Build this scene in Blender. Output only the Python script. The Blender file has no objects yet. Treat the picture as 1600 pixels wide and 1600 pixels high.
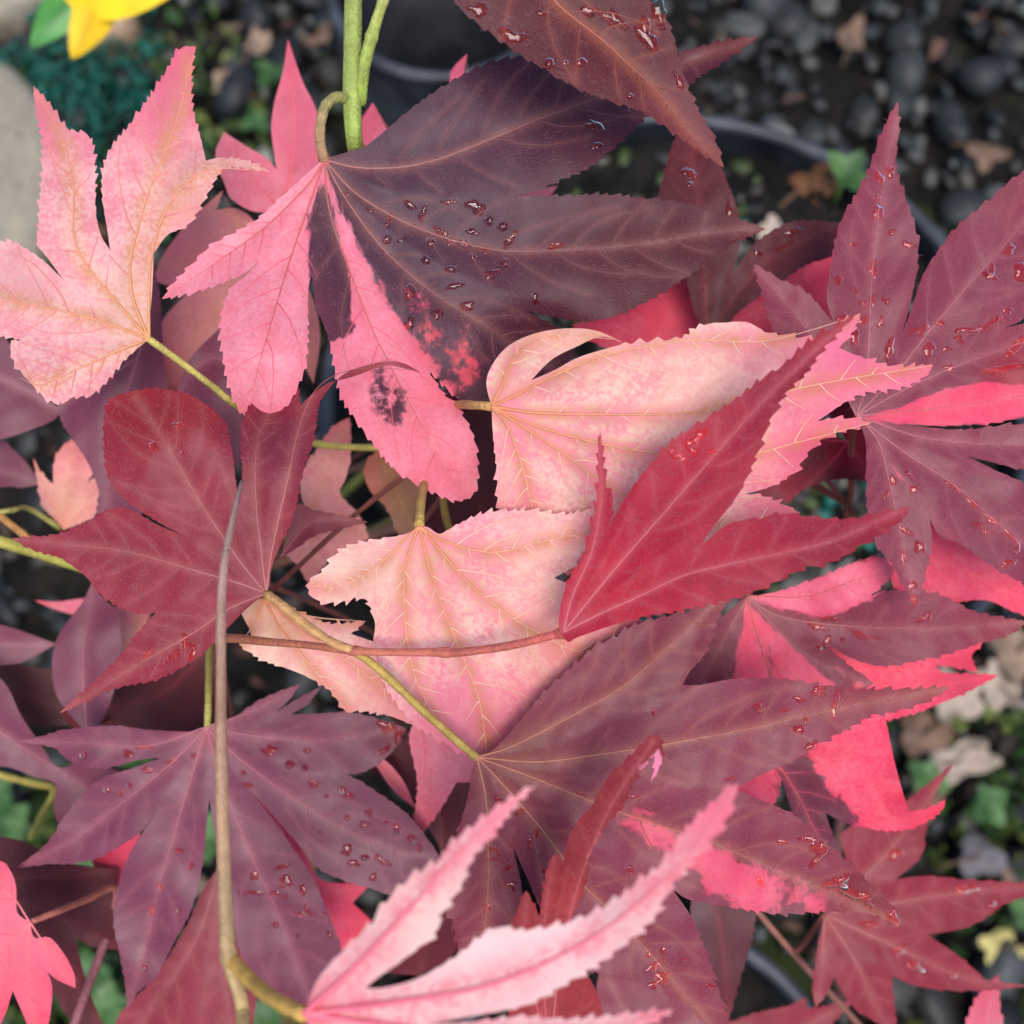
import bpy, math, random
import numpy as np
from mathutils import Vector, Matrix, Euler
from mathutils.geometry import delaunay_2d_cdt

# ------------------------------------------------------------------ camera, world, sun, exposure
scene = bpy.context.scene
COL = scene.collection
F = 1800.0                                   # focal length in photo pixels (1600 px frame)
CAM_H, PITCH = 0.75, 20.0
cam_d = bpy.data.cameras.new("camera"); cam = bpy.data.objects.new("camera", cam_d); COL.objects.link(cam)
cam.location = (0, 0, CAM_H); cam.rotation_euler = (math.radians(PITCH), 0, 0)
cam_d.sensor_width = 36.0; cam_d.angle = 2 * math.atan(800 / F)
cam_d.clip_start = 0.01; cam_d.clip_end = 200
cam_d.dof.use_dof = True; cam_d.dof.focus_distance = 0.193; cam_d.dof.aperture_fstop = cam_d.lens / 2.4
scene.camera = cam

SUN_EL, SUN_AZ = 66.0, 166.0                 # azimuth clockwise from +Y
world = bpy.data.worlds.new("World"); scene.world = world; world.use_nodes = True
nt = world.node_tree; bg = nt.nodes["Background"]
sky = nt.nodes.new("ShaderNodeTexSky"); sky.sky_type = 'NISHITA'; sky.sun_disc = False
sky.sun_elevation = math.radians(SUN_EL); sky.sun_rotation = math.radians(SUN_AZ)
sky.air_density = 1.0; sky.dust_density = 1.2; sky.ozone_density = 1.0
nt.links.new(sky.outputs[0], bg.inputs[0]); bg.inputs[1].default_value = 0.10
sl = bpy.data.lights.new("sun", 'SUN'); sun = bpy.data.objects.new("sun", sl); COL.objects.link(sun)
sl.energy = 1.5; sl.angle = math.radians(26); sl.color = (1.0, 0.97, 0.94)
_d = Vector((math.cos(math.radians(SUN_EL)) * math.sin(math.radians(SUN_AZ)), math.cos(math.radians(SUN_EL)) * math.cos(math.radians(SUN_AZ)), math.sin(math.radians(SUN_EL))))
sun.rotation_euler = _d.to_track_quat('Z', 'Y').to_euler(); sun.location = _d * 5
vs = scene.view_settings
vs.view_transform = 'Standard'; vs.look = 'None'; vs.gamma = 1.0; vs.exposure = 0.98; vs.use_curve_mapping = False
scene.cycles.use_denoising = True; scene.cycles.use_adaptive_sampling = True; scene.cycles.adaptive_threshold = 0.03
scene.cycles.max_bounces = 5; scene.cycles.diffuse_bounces = 3; scene.cycles.glossy_bounces = 2; scene.cycles.transmission_bounces = 4

rnd = random.Random(7); rng = np.random.default_rng(11)
# ------------------------------------------------------------------ helpers
RM = np.array(Euler((math.radians(PITCH), 0, 0)).to_matrix())
CP = np.array([0, 0, CAM_H])

def W(p, d):
    """photo pixels + depth (m) -> world points"""
    p = np.atleast_2d(np.asarray(p, float)); d = np.broadcast_to(np.asarray(d, float), (len(p),))
    v = np.stack([(p[:, 0] - 800) / F * d, -(p[:, 1] - 800) / F * d, -d], 1)
    return v @ RM.T + CP

def on_plane(px, py, z):
    r = np.array([(px - 800) / F, -(py - 800) / F, -1.0]) @ RM.T
    return CP + r * ((z - CAM_H) / r[2])

def lin(c):
    c = np.asarray(c, float) / 255.0
    return np.where(c <= 0.04045, c / 12.92, ((c + 0.055) / 1.055) ** 2.4)

ORG = {}
def mesh_obj(name, verts, faces, mat, parent=None, origin=None, smooth=True, attrs=None):
    verts = np.asarray(verts, float)
    o0 = np.asarray(origin if origin is not None else verts.mean(0), float)
    me = bpy.data.meshes.new(name)
    faces = [list(map(int, f)) for f in faces]
    me.from_pydata((verts - o0).tolist(), [], faces)
    me.update()
    if smooth:
        me.polygons.foreach_set("use_smooth", np.ones(len(me.polygons), bool))
    for k, v in (attrs or {}).items():
        v = np.asarray(v, np.float32)
        if v.ndim == 1:
            a = me.attributes.new(k, 'FLOAT', 'POINT'); a.data.foreach_set('value', v)
        elif k in ('luv', 'pol'):
            a = me.attributes.new(k, 'FLOAT_VECTOR', 'POINT'); a.data.foreach_set('vector', v.ravel())
        else:
            a = me.attributes.new(k, 'FLOAT_COLOR', 'POINT')
            a.data.foreach_set('color', np.concatenate([v, np.ones((len(v), 1), np.float32)], 1).ravel())
    me.materials.append(mat)
    o = bpy.data.objects.new(name, me); COL.objects.link(o)
    put(o, parent, o0)
    return o

def put(o, parent, o0):
    ORG[o.name] = np.asarray(o0, float)
    if parent is not None:
        o.parent = parent; o.location = Vector(ORG[o.name] - ORG[parent.name])
    else:
        o.location = Vector(o0)

def thing(name, label, cat, loc, group=None):
    o = bpy.data.objects.new(name, None); COL.objects.link(o); o.empty_display_size = 0.02
    put(o, None, loc); tag(o, label, cat, group); return o

def tag(o, label=None, cat=None, group=None, kind=None):
    if label: o["label"] = label
    if cat: o["category"] = cat
    if group: o["group"] = group
    if kind: o["kind"] = kind
    return o

def seg_dist(P, poly):
    P = np.asarray(P, float); poly = np.asarray(poly, float)
    a, b = poly[:-1], poly[1:]
    ab = b - a; L2 = (ab ** 2).sum(1) + 1e-9
    t = np.clip(((P[:, None, :] - a[None]) * ab[None]).sum(2) / L2[None], 0, 1)
    q = a[None] + t[..., None] * ab[None]
    d = np.sqrt(((P[:, None, :] - q) ** 2).sum(2))
    return d.min(1)

def inside(P, poly):
    P = np.atleast_2d(np.asarray(P, float)); poly = np.asarray(poly, float); nx = np.roll(poly, -1, 0)
    keep = poly[:, 1] != nx[:, 1]; A_, B_ = poly[keep], nx[keep]; sl_ = (B_[:, 0] - A_[:, 0]) / (B_[:, 1] - A_[:, 1])
    lo_, hi_ = np.minimum(A_[:, 1], B_[:, 1]), np.maximum(A_[:, 1], B_[:, 1])
    out = np.empty(len(P), bool); od = np.argsort(P[:, 1])
    for i in range(0, len(P), 400):
        ix = od[i:i + 400]; x, y = P[ix, 0:1], P[ix, 1:2]; m_ = (hi_ >= y[0, 0]) & (lo_ <= y[-1, 0])
        c = ((A_[m_, 1] > y) != (B_[m_, 1] > y)) & (x < sl_[m_] * (y - A_[m_, 1]) + A_[m_, 0])
        out[ix] = (c.sum(1) % 2) == 1
    return out

def parse(s):
    out, tag_ = [], []
    for tok in s.split():
        f = ''
        if tok[-1] in 'tns': f = tok[-1]; tok = tok[:-1]
        x, y = tok.split(','); out.append((float(x), float(y))); tag_.append(f)
    return np.array(out), tag_

def catmull(P, step, closed=False):
    """resampled centripetal-ish spline through open polyline P"""
    P = np.asarray(P, float)
    if len(P) == 2:
        n = max(1, int(np.hypot(*(P[1] - P[0])) / step)); t = np.linspace(0, 1, n + 1)[:, None]
        return P[0] * (1 - t) + P[1] * t
    Q = np.vstack([2 * P[0] - P[1], P, 2 * P[-1] - P[-2]])
    res = []
    for i in range(1, len(Q) - 2):
        p0, p1, p2, p3 = Q[i - 1], Q[i], Q[i + 1], Q[i + 2]
        n = max(2, int(math.ceil(np.linalg.norm(p2 - p1) / step)))
        t = np.linspace(0, 1, n, endpoint=False)[:, None]
        res.append(0.5 * ((2 * p1) + (-p0 + p2) * t + (2 * p0 - 5 * p1 + 4 * p2 - p3) * t ** 2 + (-p0 + 3 * p1 - 3 * p2 + p3) * t ** 3))
    res.append(P[-1:])
    return np.vstack(res)

def tube(path, rad, n=6):
    """world path (N,3), radii -> verts, faces (open ends capped)"""
    path = np.asarray(path, float); rad = np.broadcast_to(np.asarray(rad, float), (len(path),))
    T = np.gradient(path, axis=0); T /= np.linalg.norm(T, axis=1)[:, None] + 1e-12
    V = []; a = np.cross(T[0], np.eye(3)[np.argmin(np.abs(T[0]))]); an = np.arange(n) * 2 * math.pi / n
    for i in range(len(path)):
        a = a - T[i] * (a @ T[i]); a /= np.linalg.norm(a) + 1e-12; b = np.cross(T[i], a)      # parallel transport
        V.append(path[i] + rad[i] * (np.cos(an)[:, None] * a + np.sin(an)[:, None] * b))
    V = np.vstack(V); Fc = []
    for i in range(len(path) - 1):
        for j in range(n):
            k = (j + 1) % n
            Fc.append((i * n + j, i * n + k, (i + 1) * n + k, (i + 1) * n + j))
    Fc.append(tuple(range(n - 1, -1, -1))); Fc.append(tuple((len(path) - 1) * n + j for j in range(n)))
    return V, Fc

class Acc:
    def __init__(s): s.v = []; s.f = []; s.n = 0; s.a = {}
    def add(s, v, f, **at):
        s.v.append(np.asarray(v)); s.f += [tuple(i + s.n for i in q) for q in f]; s.n += len(v)
        for k, x in at.items():
            x = np.asarray(x, float); s.a.setdefault(k, []).append(np.broadcast_to(x, (len(v),) + x.shape) if x.ndim < 2 and len(x.shape) == 1 and x.shape[0] == 3 else x)
    def build(s, name, mat, parent=None, origin=None, smooth=True):
        return mesh_obj(name, np.vstack(s.v), s.f, mat, parent, origin, smooth, {k: np.vstack(x) for k, x in s.a.items()})

# ------------------------------------------------------------------ materials
def newmat(name):
    m = bpy.data.materials.new(name); m.use_nodes = True
    t = m.node_tree; t.nodes.clear()
    out = t.nodes.new("ShaderNodeOutputMaterial")
    return m, t, out
def N(t, typ, **kw):
    n = t.nodes.new(typ)
    for k, v in kw.items(): setattr(n, k, v)
    return n
def attr(t, name): return N(t, "ShaderNodeAttribute", attribute_name=name)
def noise(t, vec, scale, detail=4, rough=0.55):
    n = N(t, "ShaderNodeTexNoise"); n.inputs["Scale"].default_value = scale; n.inputs["Detail"].default_value = detail; n.inputs["Roughness"].default_value = rough
    if vec is not None: t.links.new(vec, n.inputs["Vector"])
    return n.outputs["Fac"]
def mathn(t, op, a, b=None, clamp=False):
    n = N(t, "ShaderNodeMath", operation=op); n.use_clamp = clamp
    for i, x in enumerate((a, b)):
        if x is None: continue
        if isinstance(x, (int, float)): n.inputs[i].default_value = x
        else: t.links.new(x, n.inputs[i])
    return n.outputs[0]
def maprange(t, v, a, b, c=0.0, d=1.0, smooth=True):
    n = N(t, "ShaderNodeMapRange"); n.interpolation_type = 'SMOOTHSTEP' if smooth else 'LINEAR'
    t.links.new(v, n.inputs[0])
    for i, x in zip((1, 2, 3, 4), (a, b, c, d)): n.inputs[i].default_value = x
    return n.outputs[0]
def mix(t, f, a, b, blend='MIX'):
    n = N(t, "ShaderNodeMix", data_type='RGBA', blend_type=blend)
    for s, x in ((n.inputs[0], f), (n.inputs[6], a), (n.inputs[7], b)):
        if isinstance(x, (int, float)): s.default_value = x
        elif isinstance(x, (tuple, list, np.ndarray)): s.default_value = tuple(x) + ((1,) if len(x) == 3 else ())
        else: t.links.new(x, s)
    return n.outputs[2]

def leaf_material():
    m, t, out = newmat("leaf_blade"); L = t.links.new
    uv = attr(t, "luv").outputs["Vector"]
    col, mcol, pcol = (attr(t, k).outputs["Color"] for k in ("col", "mcol", "pcol"))
    mot, patch, dry = (attr(t, k).outputs["Fac"] for k in ("mot", "patch", "dry"))
    n1 = mathn(t, 'ADD', mathn(t, 'MULTIPLY', noise(t, uv, 1.3, 8, 0.66), .55), mathn(t, 'MULTIPLY', noise(t, uv, 0.22, 5, 0.6), .45))
    f1 = mathn(t, 'MULTIPLY', maprange(t, n1, 0.40, 0.60), mot, True)
    c = mix(t, f1, col, mcol)
    n2 = noise(t, attr(t, "pol").outputs["Vector"], 0.75, 8, 0.66)
    pf = maprange(t, mathn(t, 'ADD', patch, mathn(t, 'MULTIPLY', mathn(t, 'SUBTRACT', n2, 0.5), 1.7)), 0.36, 0.64)
    c = mix(t, pf, c, mix(t, mathn(t, 'MULTIPLY', maprange(t, n1, .42, .62), 0.6), pcol, mix(t, 1.0, pcol, (1.04, 1.7, 1.55), 'MULTIPLY')))
    vo = N(t, "ShaderNodeTexVoronoi", feature='DISTANCE_TO_EDGE'); vo.inputs["Scale"].default_value = 1.5; L(uv, vo.inputs["Vector"])
    net = maprange(t, vo.outputs["Distance"], 0.0, 0.09, 1, 0)
    c = mix(t, mathn(t, 'MULTIPLY', net, 0.10), c, mix(t, 0.5, c, (0.75, 0.42, 0.30), 'MIX'))
    n3 = noise(t, uv, 0.13, 3)
    c = mix(t, 1.0, c, mix(t, n3, (0.80, 0.78, 0.80), (1.2, 1.2, 1.2)), 'MULTIPLY')
    p = N(t, "ShaderNodeBsdfPrincipled"); L(c, p.inputs["Base Color"])
    L(mathn(t, 'ADD', mathn(t, 'MULTIPLY', noise(t, uv, 0.3, 4), 0.22), 0.36), p.inputs["Roughness"])
    L(mathn(t, 'MULTIPLY', dry, 0.31), p.inputs["Specular IOR Level"])
    bh = mathn(t, 'ADD', mathn(t, 'MULTIPLY', noise(t, uv, 2.6, 4, .6), 0.7), mathn(t, 'MULTIPLY', net, -0.5))
    bp = N(t, "ShaderNodeBump"); bp.inputs["Strength"].default_value = 0.15; bp.inputs["Distance"].default_value = 0.0004
    L(bh, bp.inputs["Height"]); L(bp.outputs[0], p.inputs["Normal"])
    tr = N(t, "ShaderNodeBsdfTranslucent"); L(mix(t, 1.0, c, (1.0, 0.8, 0.75), 'MULTIPLY'), tr.inputs[0])
    mx = N(t, "ShaderNodeMixShader"); mx.inputs[0].default_value = 0.22
    L(p.outputs[0], mx.inputs[1]); L(tr.outputs[0], mx.inputs[2]); L(mx.outputs[0], out.inputs[0])
    return m

def vcol_material(name, rough=0.5, nscale=900.0, namp=0.25, spec=0.5, bump=0.0, bscale=400.0):
    m, t, out = newmat(name); L = t.links.new
    tc = N(t, "ShaderNodeTexCoord").outputs["Object"]
    c = attr(t, "col").outputs["Color"]
    n = noise(t, tc, nscale, 5)
    c = mix(t, 1.0, c, mix(t, n, (1 - namp,) * 3, (1 + namp,) * 3), 'MULTIPLY')
    p = N(t, "ShaderNodeBsdfPrincipled"); L(c, p.inputs["Base Color"]); p.inputs["Roughness"].default_value = rough; p.inputs["Specular IOR Level"].default_value = spec
    if bump:
        bp = N(t, "ShaderNodeBump"); bp.inputs["Strength"].default_value = bump; bp.inputs["Distance"].default_value = 0.002
        L(noise(t, tc, bscale, 6), bp.inputs["Height"]); L(bp.outputs[0], p.inputs["Normal"])
    L(p.outputs[0], out.inputs[0]); return m

M_LEAF = leaf_material()
M_VEIN = vcol_material("vein", 0.5, 700, 0.2)
M_STEM = vcol_material("stem_bark", 0.5, 420, 0.42, 0.4, 0.5, 1400)
M_HAIR = vcol_material("leaf_hair", 0.6, 300, 0.1)
M_STONE = vcol_material("gravel_stone", 0.55, 120, 0.55, 0.5, 0.5, 160)
M_LITTER = vcol_material("dry_litter", 0.65, 160, 0.35, 0.3, 0.4, 220)
M_GREEN = vcol_material("weed_green", 0.5, 200, 0.25, 0.4, 0.2, 300)
M_TEAL = vcol_material("teal_plastic", 0.4, 200, 0.3, 0.5)
def water_material():
    m, t, out = newmat("water"); g = N(t, "ShaderNodeBsdfGlass"); g.inputs["IOR"].default_value = 1.33; g.inputs["Roughness"].default_value = 0.0
    g.inputs["Color"].default_value = (1, 1, 1, 1); t.links.new(g.outputs[0], out.inputs[0]); return m
M_WATER = water_material()
def soil_material():
    m, t, out = newmat("soil"); L = t.links.new
    tc = N(t, "ShaderNodeTexCoord").outputs["Object"]
    n = noise(t, tc, 45, 9, 0.7); n2 = noise(t, tc, 9, 4)
    c = mix(t, maprange(t, n, .35, .68), (0.004, 0.004, 0.0035), (0.028, 0.022, 0.017))
    c = mix(t, maprange(t, n2, .56, .68), c, (0.03, 0.045, 0.012))
    p = N(t, "ShaderNodeBsdfPrincipled"); L(c, p.inputs["Base Color"]); p.inputs["Roughness"].default_value = 0.85; p.inputs["Specular IOR Level"].default_value = 0.15
    bp = N(t, "ShaderNodeBump"); bp.inputs["Strength"].default_value = 0.9; bp.inputs["Distance"].default_value = 0.01
    L(n, bp.inputs["Height"]); L(bp.outputs[0], p.inputs["Normal"]); L(p.outputs[0], out.inputs[0]); return m
M_SOIL = soil_material()
def pot_material(name, lo_c, hi_c):
    m, t, out = newmat(name); L = t.links.new
    tc = N(t, "ShaderNodeTexCoord").outputs["Object"]
    n = noise(t, tc, 30, 6)
    c = mix(t, maprange(t, n, .4, .75), lo_c, hi_c)
    p = N(t, "ShaderNodeBsdfPrincipled"); L(c, p.inputs["Base Color"])
    L(mathn(t, 'ADD', mathn(t, 'MULTIPLY', n, 0.3), 0.3), p.inputs["Roughness"])
    L(p.outputs[0], out.inputs[0]); return m
M_POT = pot_material("black_plastic", (0.009, 0.010, 0.013), (0.022, 0.023, 0.029)); M_RIM = pot_material("sky_lit_plastic", (0.02, 0.021, 0.027), (0.085, 0.088, 0.104))  # rim is a lighter copy of the wall plastic, sky light painted into its colour

# ------------------------------------------------------------------ setting: ground
def ground():
    n = 161; xs = np.sign(np.linspace(-1, 1, n)) * np.abs(np.linspace(-1, 1, n)) ** 3 * 30
    X, Y = np.meshgrid(xs, xs + 0.4)
    Z = 0.006 * np.sin(X * 9 + 1) * np.cos(Y * 8) + 0.004 * np.sin(X * 31 + Y * 23) - 0.012
    V = np.stack([X.ravel(), Y.ravel(), Z.ravel()], 1)
    idx = np.arange(n * n).reshape(n, n)
    Fc = np.stack([idx[:-1, :-1].ravel(), idx[:-1, 1:].ravel(), idx[1:, 1:].ravel(), idx[1:, :-1].ravel()], 1)
    tag(mesh_obj("ground", V, Fc, M_SOIL, None, (0, 0, 0)), kind="structure")
ground()

# nursery pot: fit the rim circle seen in the photograph on the plane z = RIM
RIM = 0.27
pts = np.array([on_plane(x, y, RIM)[:2] for x, y in ((1020, 184), (1090, 178), (1161, 187), (1217, 204), (1270, 229), (1326, 257), (1379, 285), (1431, 319), (1476, 364), (1500, 942), (1462, 1038), (1388, 1124))])
A = np.c_[2 * pts, np.ones(len(pts))]; b = (pts ** 2).sum(1); sol = np.linalg.lstsq(A, b, rcond=None)[0]
POT_C = np.array([sol[0], sol[1], 0.0]); POT_R = math.sqrt(sol[2] + sol[0] ** 2 + sol[1] ** 2)

def lathe(prof, c, n=96):
    V = []; an = np.arange(n) * 2 * math.pi / n
    for r, z in prof: V.append(np.stack([c[0] + r * np.cos(an), c[1] + r * np.sin(an), np.full(n, z + c[2])], 1))
    Fc = []
    for i in range(len(prof) - 1):
        for j in range(n):
            k = (j + 1) % n; Fc.append((i * n + j, i * n + k, (i + 1) * n + k, (i + 1) * n + j))
    return np.vstack(V), Fc

def pot(label, c, R, H, soil_z, group, soil=True):
    t = thing("nursery_pot", label, "pot", c, group)
    tk = R * 0.02
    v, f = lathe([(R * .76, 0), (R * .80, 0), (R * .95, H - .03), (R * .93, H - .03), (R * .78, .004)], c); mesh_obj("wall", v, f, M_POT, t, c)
    rr = max(0.0035, R * 0.022)
    prof = [(R - rr * .2 + rr * math.cos(a), H - rr + rr * math.sin(a)) for a in np.linspace(-.3 * math.pi, 1.3 * math.pi, 12)]
    prof = [(R + rr * .5, H - .031)] + prof + [(R - rr * 1.3, H - .034)]
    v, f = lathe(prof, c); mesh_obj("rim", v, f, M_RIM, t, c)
    if not soil:
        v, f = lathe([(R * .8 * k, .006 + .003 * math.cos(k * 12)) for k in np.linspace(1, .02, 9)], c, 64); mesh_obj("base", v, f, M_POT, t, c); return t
    v, f = lathe([(R * (.8 + .15 * soil_z / H) * k, soil_z + .006 * math.sin(k * 9)) for k in np.linspace(1, 0.02, 9)], c, 64)
    v[:, 2] += rng.normal(0, .0025, len(v)); mesh_obj("soil", v, f, M_SOIL, t, c)
    return t
POT1 = pot("large round black plastic pot, its curved rim showing beside the purple leaves", POT_C, POT_R, RIM, RIM - 0.016, "black nursery pots")
q = on_plane(690, -25, .2)
pot("deep narrow black pot behind the green stem", (q[0], q[1], 0), 0.068, 0.2, 0.015, "black nursery pots", soil=False)
q = on_plane(1010, 1790, .16)
pot("black pot with a mossy top and pale rim below the maroon leaves", (q[0], q[1], 0), 0.098, 0.16, 0.135, "black nursery pots")

# gravel: loose stones, far too many to count
def ico(sub=1):
    import bmesh
    bm = bmesh.new(); bmesh.ops.create_icosphere(bm, subdivisions=sub, radius=1)
    v = np.array([x.co[:] for x in bm.verts]); f = [tuple(w.index for w in x.verts) for x in bm.faces]; bm.free(); return v, f
ICV, ICF = ico(2)
def stone(acc, c, s, colr):
    h = rng.normal(0, 1, (5, 3)); k = np.ones(len(ICV))
    for q in h:
        q = q / np.linalg.norm(q); dd = ICV @ q; lim = rng.uniform(.5, .85); k = np.minimum(k, np.where(dd > lim, lim / np.maximum(dd, .01), 1))
    v = ICV * k[:, None] * s * np.array([1, rng.uniform(.6, .95), rng.uniform(.45, .75)])
    R_ = np.array(Euler((rng.uniform(-.5, .5), rng.uniform(-.5, .5), rng.uniform(0, 6.28))).to_matrix())
    acc.add(v @ R_.T + c, ICF, col=np.asarray(colr))
STONE_C = [(62, 64, 66), (84, 86, 82), (104, 104, 98), (70, 66, 60), (48, 50, 54), (130, 128, 118), (92, 84, 74), (150, 148, 138)]
g = Acc()
for i in range(5200):
    x, y = rng.uniform(-.62, .75), rng.uniform(-.22, 1.15)
    if (x - POT_C[0]) ** 2 + (y - POT_C[1]) ** 2 < (POT_R * .85) ** 2: continue
    s = rng.choice([.006, .009, .012, .017, .024], p=[.4, .3, .17, .09, .04]) * rng.uniform(.8, 1.25)
    stone(g, np.array([x, y, s * .25 - .008]), s, lin(STONE_C[rng.integers(len(STONE_C))]) * (rng.uniform(.06, .38) if rng.random() < .9 else rng.uniform(.7, 1.1)))
tag(g.build("gravel", M_STONE, None, (0, .4, 0)), "loose dark grey gravel and small stones covering the ground", "gravel", kind="stuff")

# soil crumbs, teal prills and grit on the pot soil
g = Acc()
for i in range(1500):
    a, r = rng.uniform(0, 6.28), POT_R * .9 * math.sqrt(rng.uniform(0, 1))
    s = rng.uniform(.002, .008)
    cc = lin((20, 92, 80)) if rng.random() < .10 else lin([(44, 36, 30), (62, 50, 40), (92, 86, 76), (30, 28, 26), (62, 74, 34)][rng.integers(5)])
    stone(g, np.array([POT_C[0] + r * math.cos(a), POT_C[1] + r * math.sin(a), RIM - .014]), s, cc)
tag(g.build("potting_grit", M_STONE, POT1, ORG[POT1.name]), kind="stuff")

# teal shredded fibre at the left
g = Acc()
for i in range(620):
    px, py = rng.normal(125, 95), rng.normal(170, 80)
    if px > 260 and rng.random() < .8: continue
    c = on_plane(px, py, 0.004); L_ = rng.uniform(.006, .02); a = rng.uniform(0, 6.28); tt = np.linspace(-.5, .5, 5)
    bend = rng.normal(0, .006)
    p = np.stack([c[0] + L_ * tt * math.cos(a) - bend * (tt ** 2) * math.sin(a) * 4, c[1] + L_ * tt * math.sin(a) + bend * tt ** 2 * math.cos(a) * 4, c[2] + rng.uniform(0, .012) + .006 * (1 - 4 * tt ** 2)], 1)
    v, f = tube(p, rng.uniform(.0006, .0016), 4); g.add(v, f, col=lin((16, 104, 86)) * rng.uniform(.2, 1.1))
tag(g.build("plastic_fibre", M_TEAL), "tangle of teal green plastic fibre lying on the ground", "plastic fibre", kind="stuff")

# moss and tiny ground cover tufts
g = Acc()
for i in range(1500):
    k = rng.choice(7, p=[.28, .05, .06, .22, .2, .14, .05]); cx, cy, sx, sy = [(40, 300, 60, 110), (1560, 1230, 60, 60), (1560, 1380, 80, 90), (60, 1290, 90, 60), (150, 1540, 110, 70), (330, 150, 90, 80), (1480, 1130, 120, 60)][k]
    c = on_plane(rng.normal(cx, sx), rng.normal(cy, sy), 0.0); h = rng.uniform(.004, .013); a = rng.uniform(0, 6.28); w = h * .45
    d = np.array([math.cos(a), math.sin(a), 0]); e = np.array([-d[1], d[0], 0])
    v = np.array([c - e * w * .3, c + d * h * .5 + e * w + [0, 0, h * .7], c + d * h + [0, 0, h], c + d * h * .5 - e * w + [0, 0, h * .7]])
    g.add(v, [(0, 1, 2, 3)], col=lin([(60, 92, 38), (80, 100, 44), (50, 72, 32), (100, 110, 54)][rng.integers(4)]) * rng.uniform(.5, 1.1))
tag(g.build("moss", M_GREEN, None, (0, .4, 0)), "low green moss patches between the stones", "moss", kind="stuff")

# bark crumbs and leaf fragments
g = Acc()
for i in range(1500):
    x, y = rng.uniform(-.6, .7), rng.uniform(-.2, 1.1)
    if (x - POT_C[0]) ** 2 + (y - POT_C[1]) ** 2 < (POT_R * .9) ** 2: continue
    if rng.random() < (.65 if x > .12 and y > .45 else 0): continue
    n_ = 6; an = np.sort(rng.uniform(0, 6.28, n_)); sz = rng.uniform(.004, .013); tl = np.array(Euler((rng.normal(0, .5), rng.normal(0, .5), rng.uniform(0, 6.28))).to_matrix())
    top = np.stack([sz * np.cos(an), sz * .55 * np.sin(an), np.zeros(n_)], 1) @ tl.T + [x, y, .004 + sz * .35]; bot = top - tl[:, 2] * .0012
    g.add(np.vstack([top, bot]), [tuple(range(n_)), tuple(range(2 * n_ - 1, n_ - 1, -1))] + [(j, n_ + j, n_ + (j + 1) % n_, (j + 1) % n_) for j in range(n_)], col=lin([(84, 62, 46), (110, 82, 62), (60, 46, 38), (132, 108, 88), (96, 64, 52)][rng.integers(5)]) * rng.uniform(.35, 1.0))
tag(g.build("leaf_litter", M_LITTER, None, (0, .4, 0), smooth=False), "brown bark crumbs and leaf fragments scattered over the soil", "leaf litter", kind="stuff")

# pale flat stones at the left edge
def slab(px, py, sx, sy, rot, colr, label):
    c = on_plane(px, py, .0); an = np.linspace(0, 2 * math.pi, 40, endpoint=False); r = 1 + .10 * np.sin(2 * an + px) + .06 * np.sin(3 * an + py) + rng.normal(0, .015, 40)
    R_ = np.array(Euler((0, 0, rot)).to_matrix()); V = []
    for k, z in ((1.0, -.01), (1.02, .012), (.96, .022), (.82, .027), (.5, .029), (.05, .028)):
        ring = np.stack([sx * k * r * np.cos(an), sy * k * r * np.sin(an), z + .002 * np.sin(5 * an * k)], 1); V.append(ring @ R_.T + c)
    Fc = [(i * 40 + j, i * 40 + (j + 1) % 40, (i + 1) * 40 + (j + 1) % 40, (i + 1) * 40 + j) for i in range(5) for j in range(40)] + [tuple(200 + j for j in range(40))]
    V = np.vstack(V); o = mesh_obj("flat_stone", V, Fc, M_STONE, None, c, True, {"col": np.tile(lin(colr), (len(V), 1))})
    tag(o, label, "stone")
slab(10, 290, .05, .10, .1, (150, 138, 118), "long pale tan flat stone beside the teal fibre")
slab(50, -10, .06, .035, .3, (146, 134, 114), "pale tan flat stone half under the yellow leaf")
slab(165, 55, .028, .022, .0, (170, 140, 112), "small brown stone peeping out below the yellow leaf tip")

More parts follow.
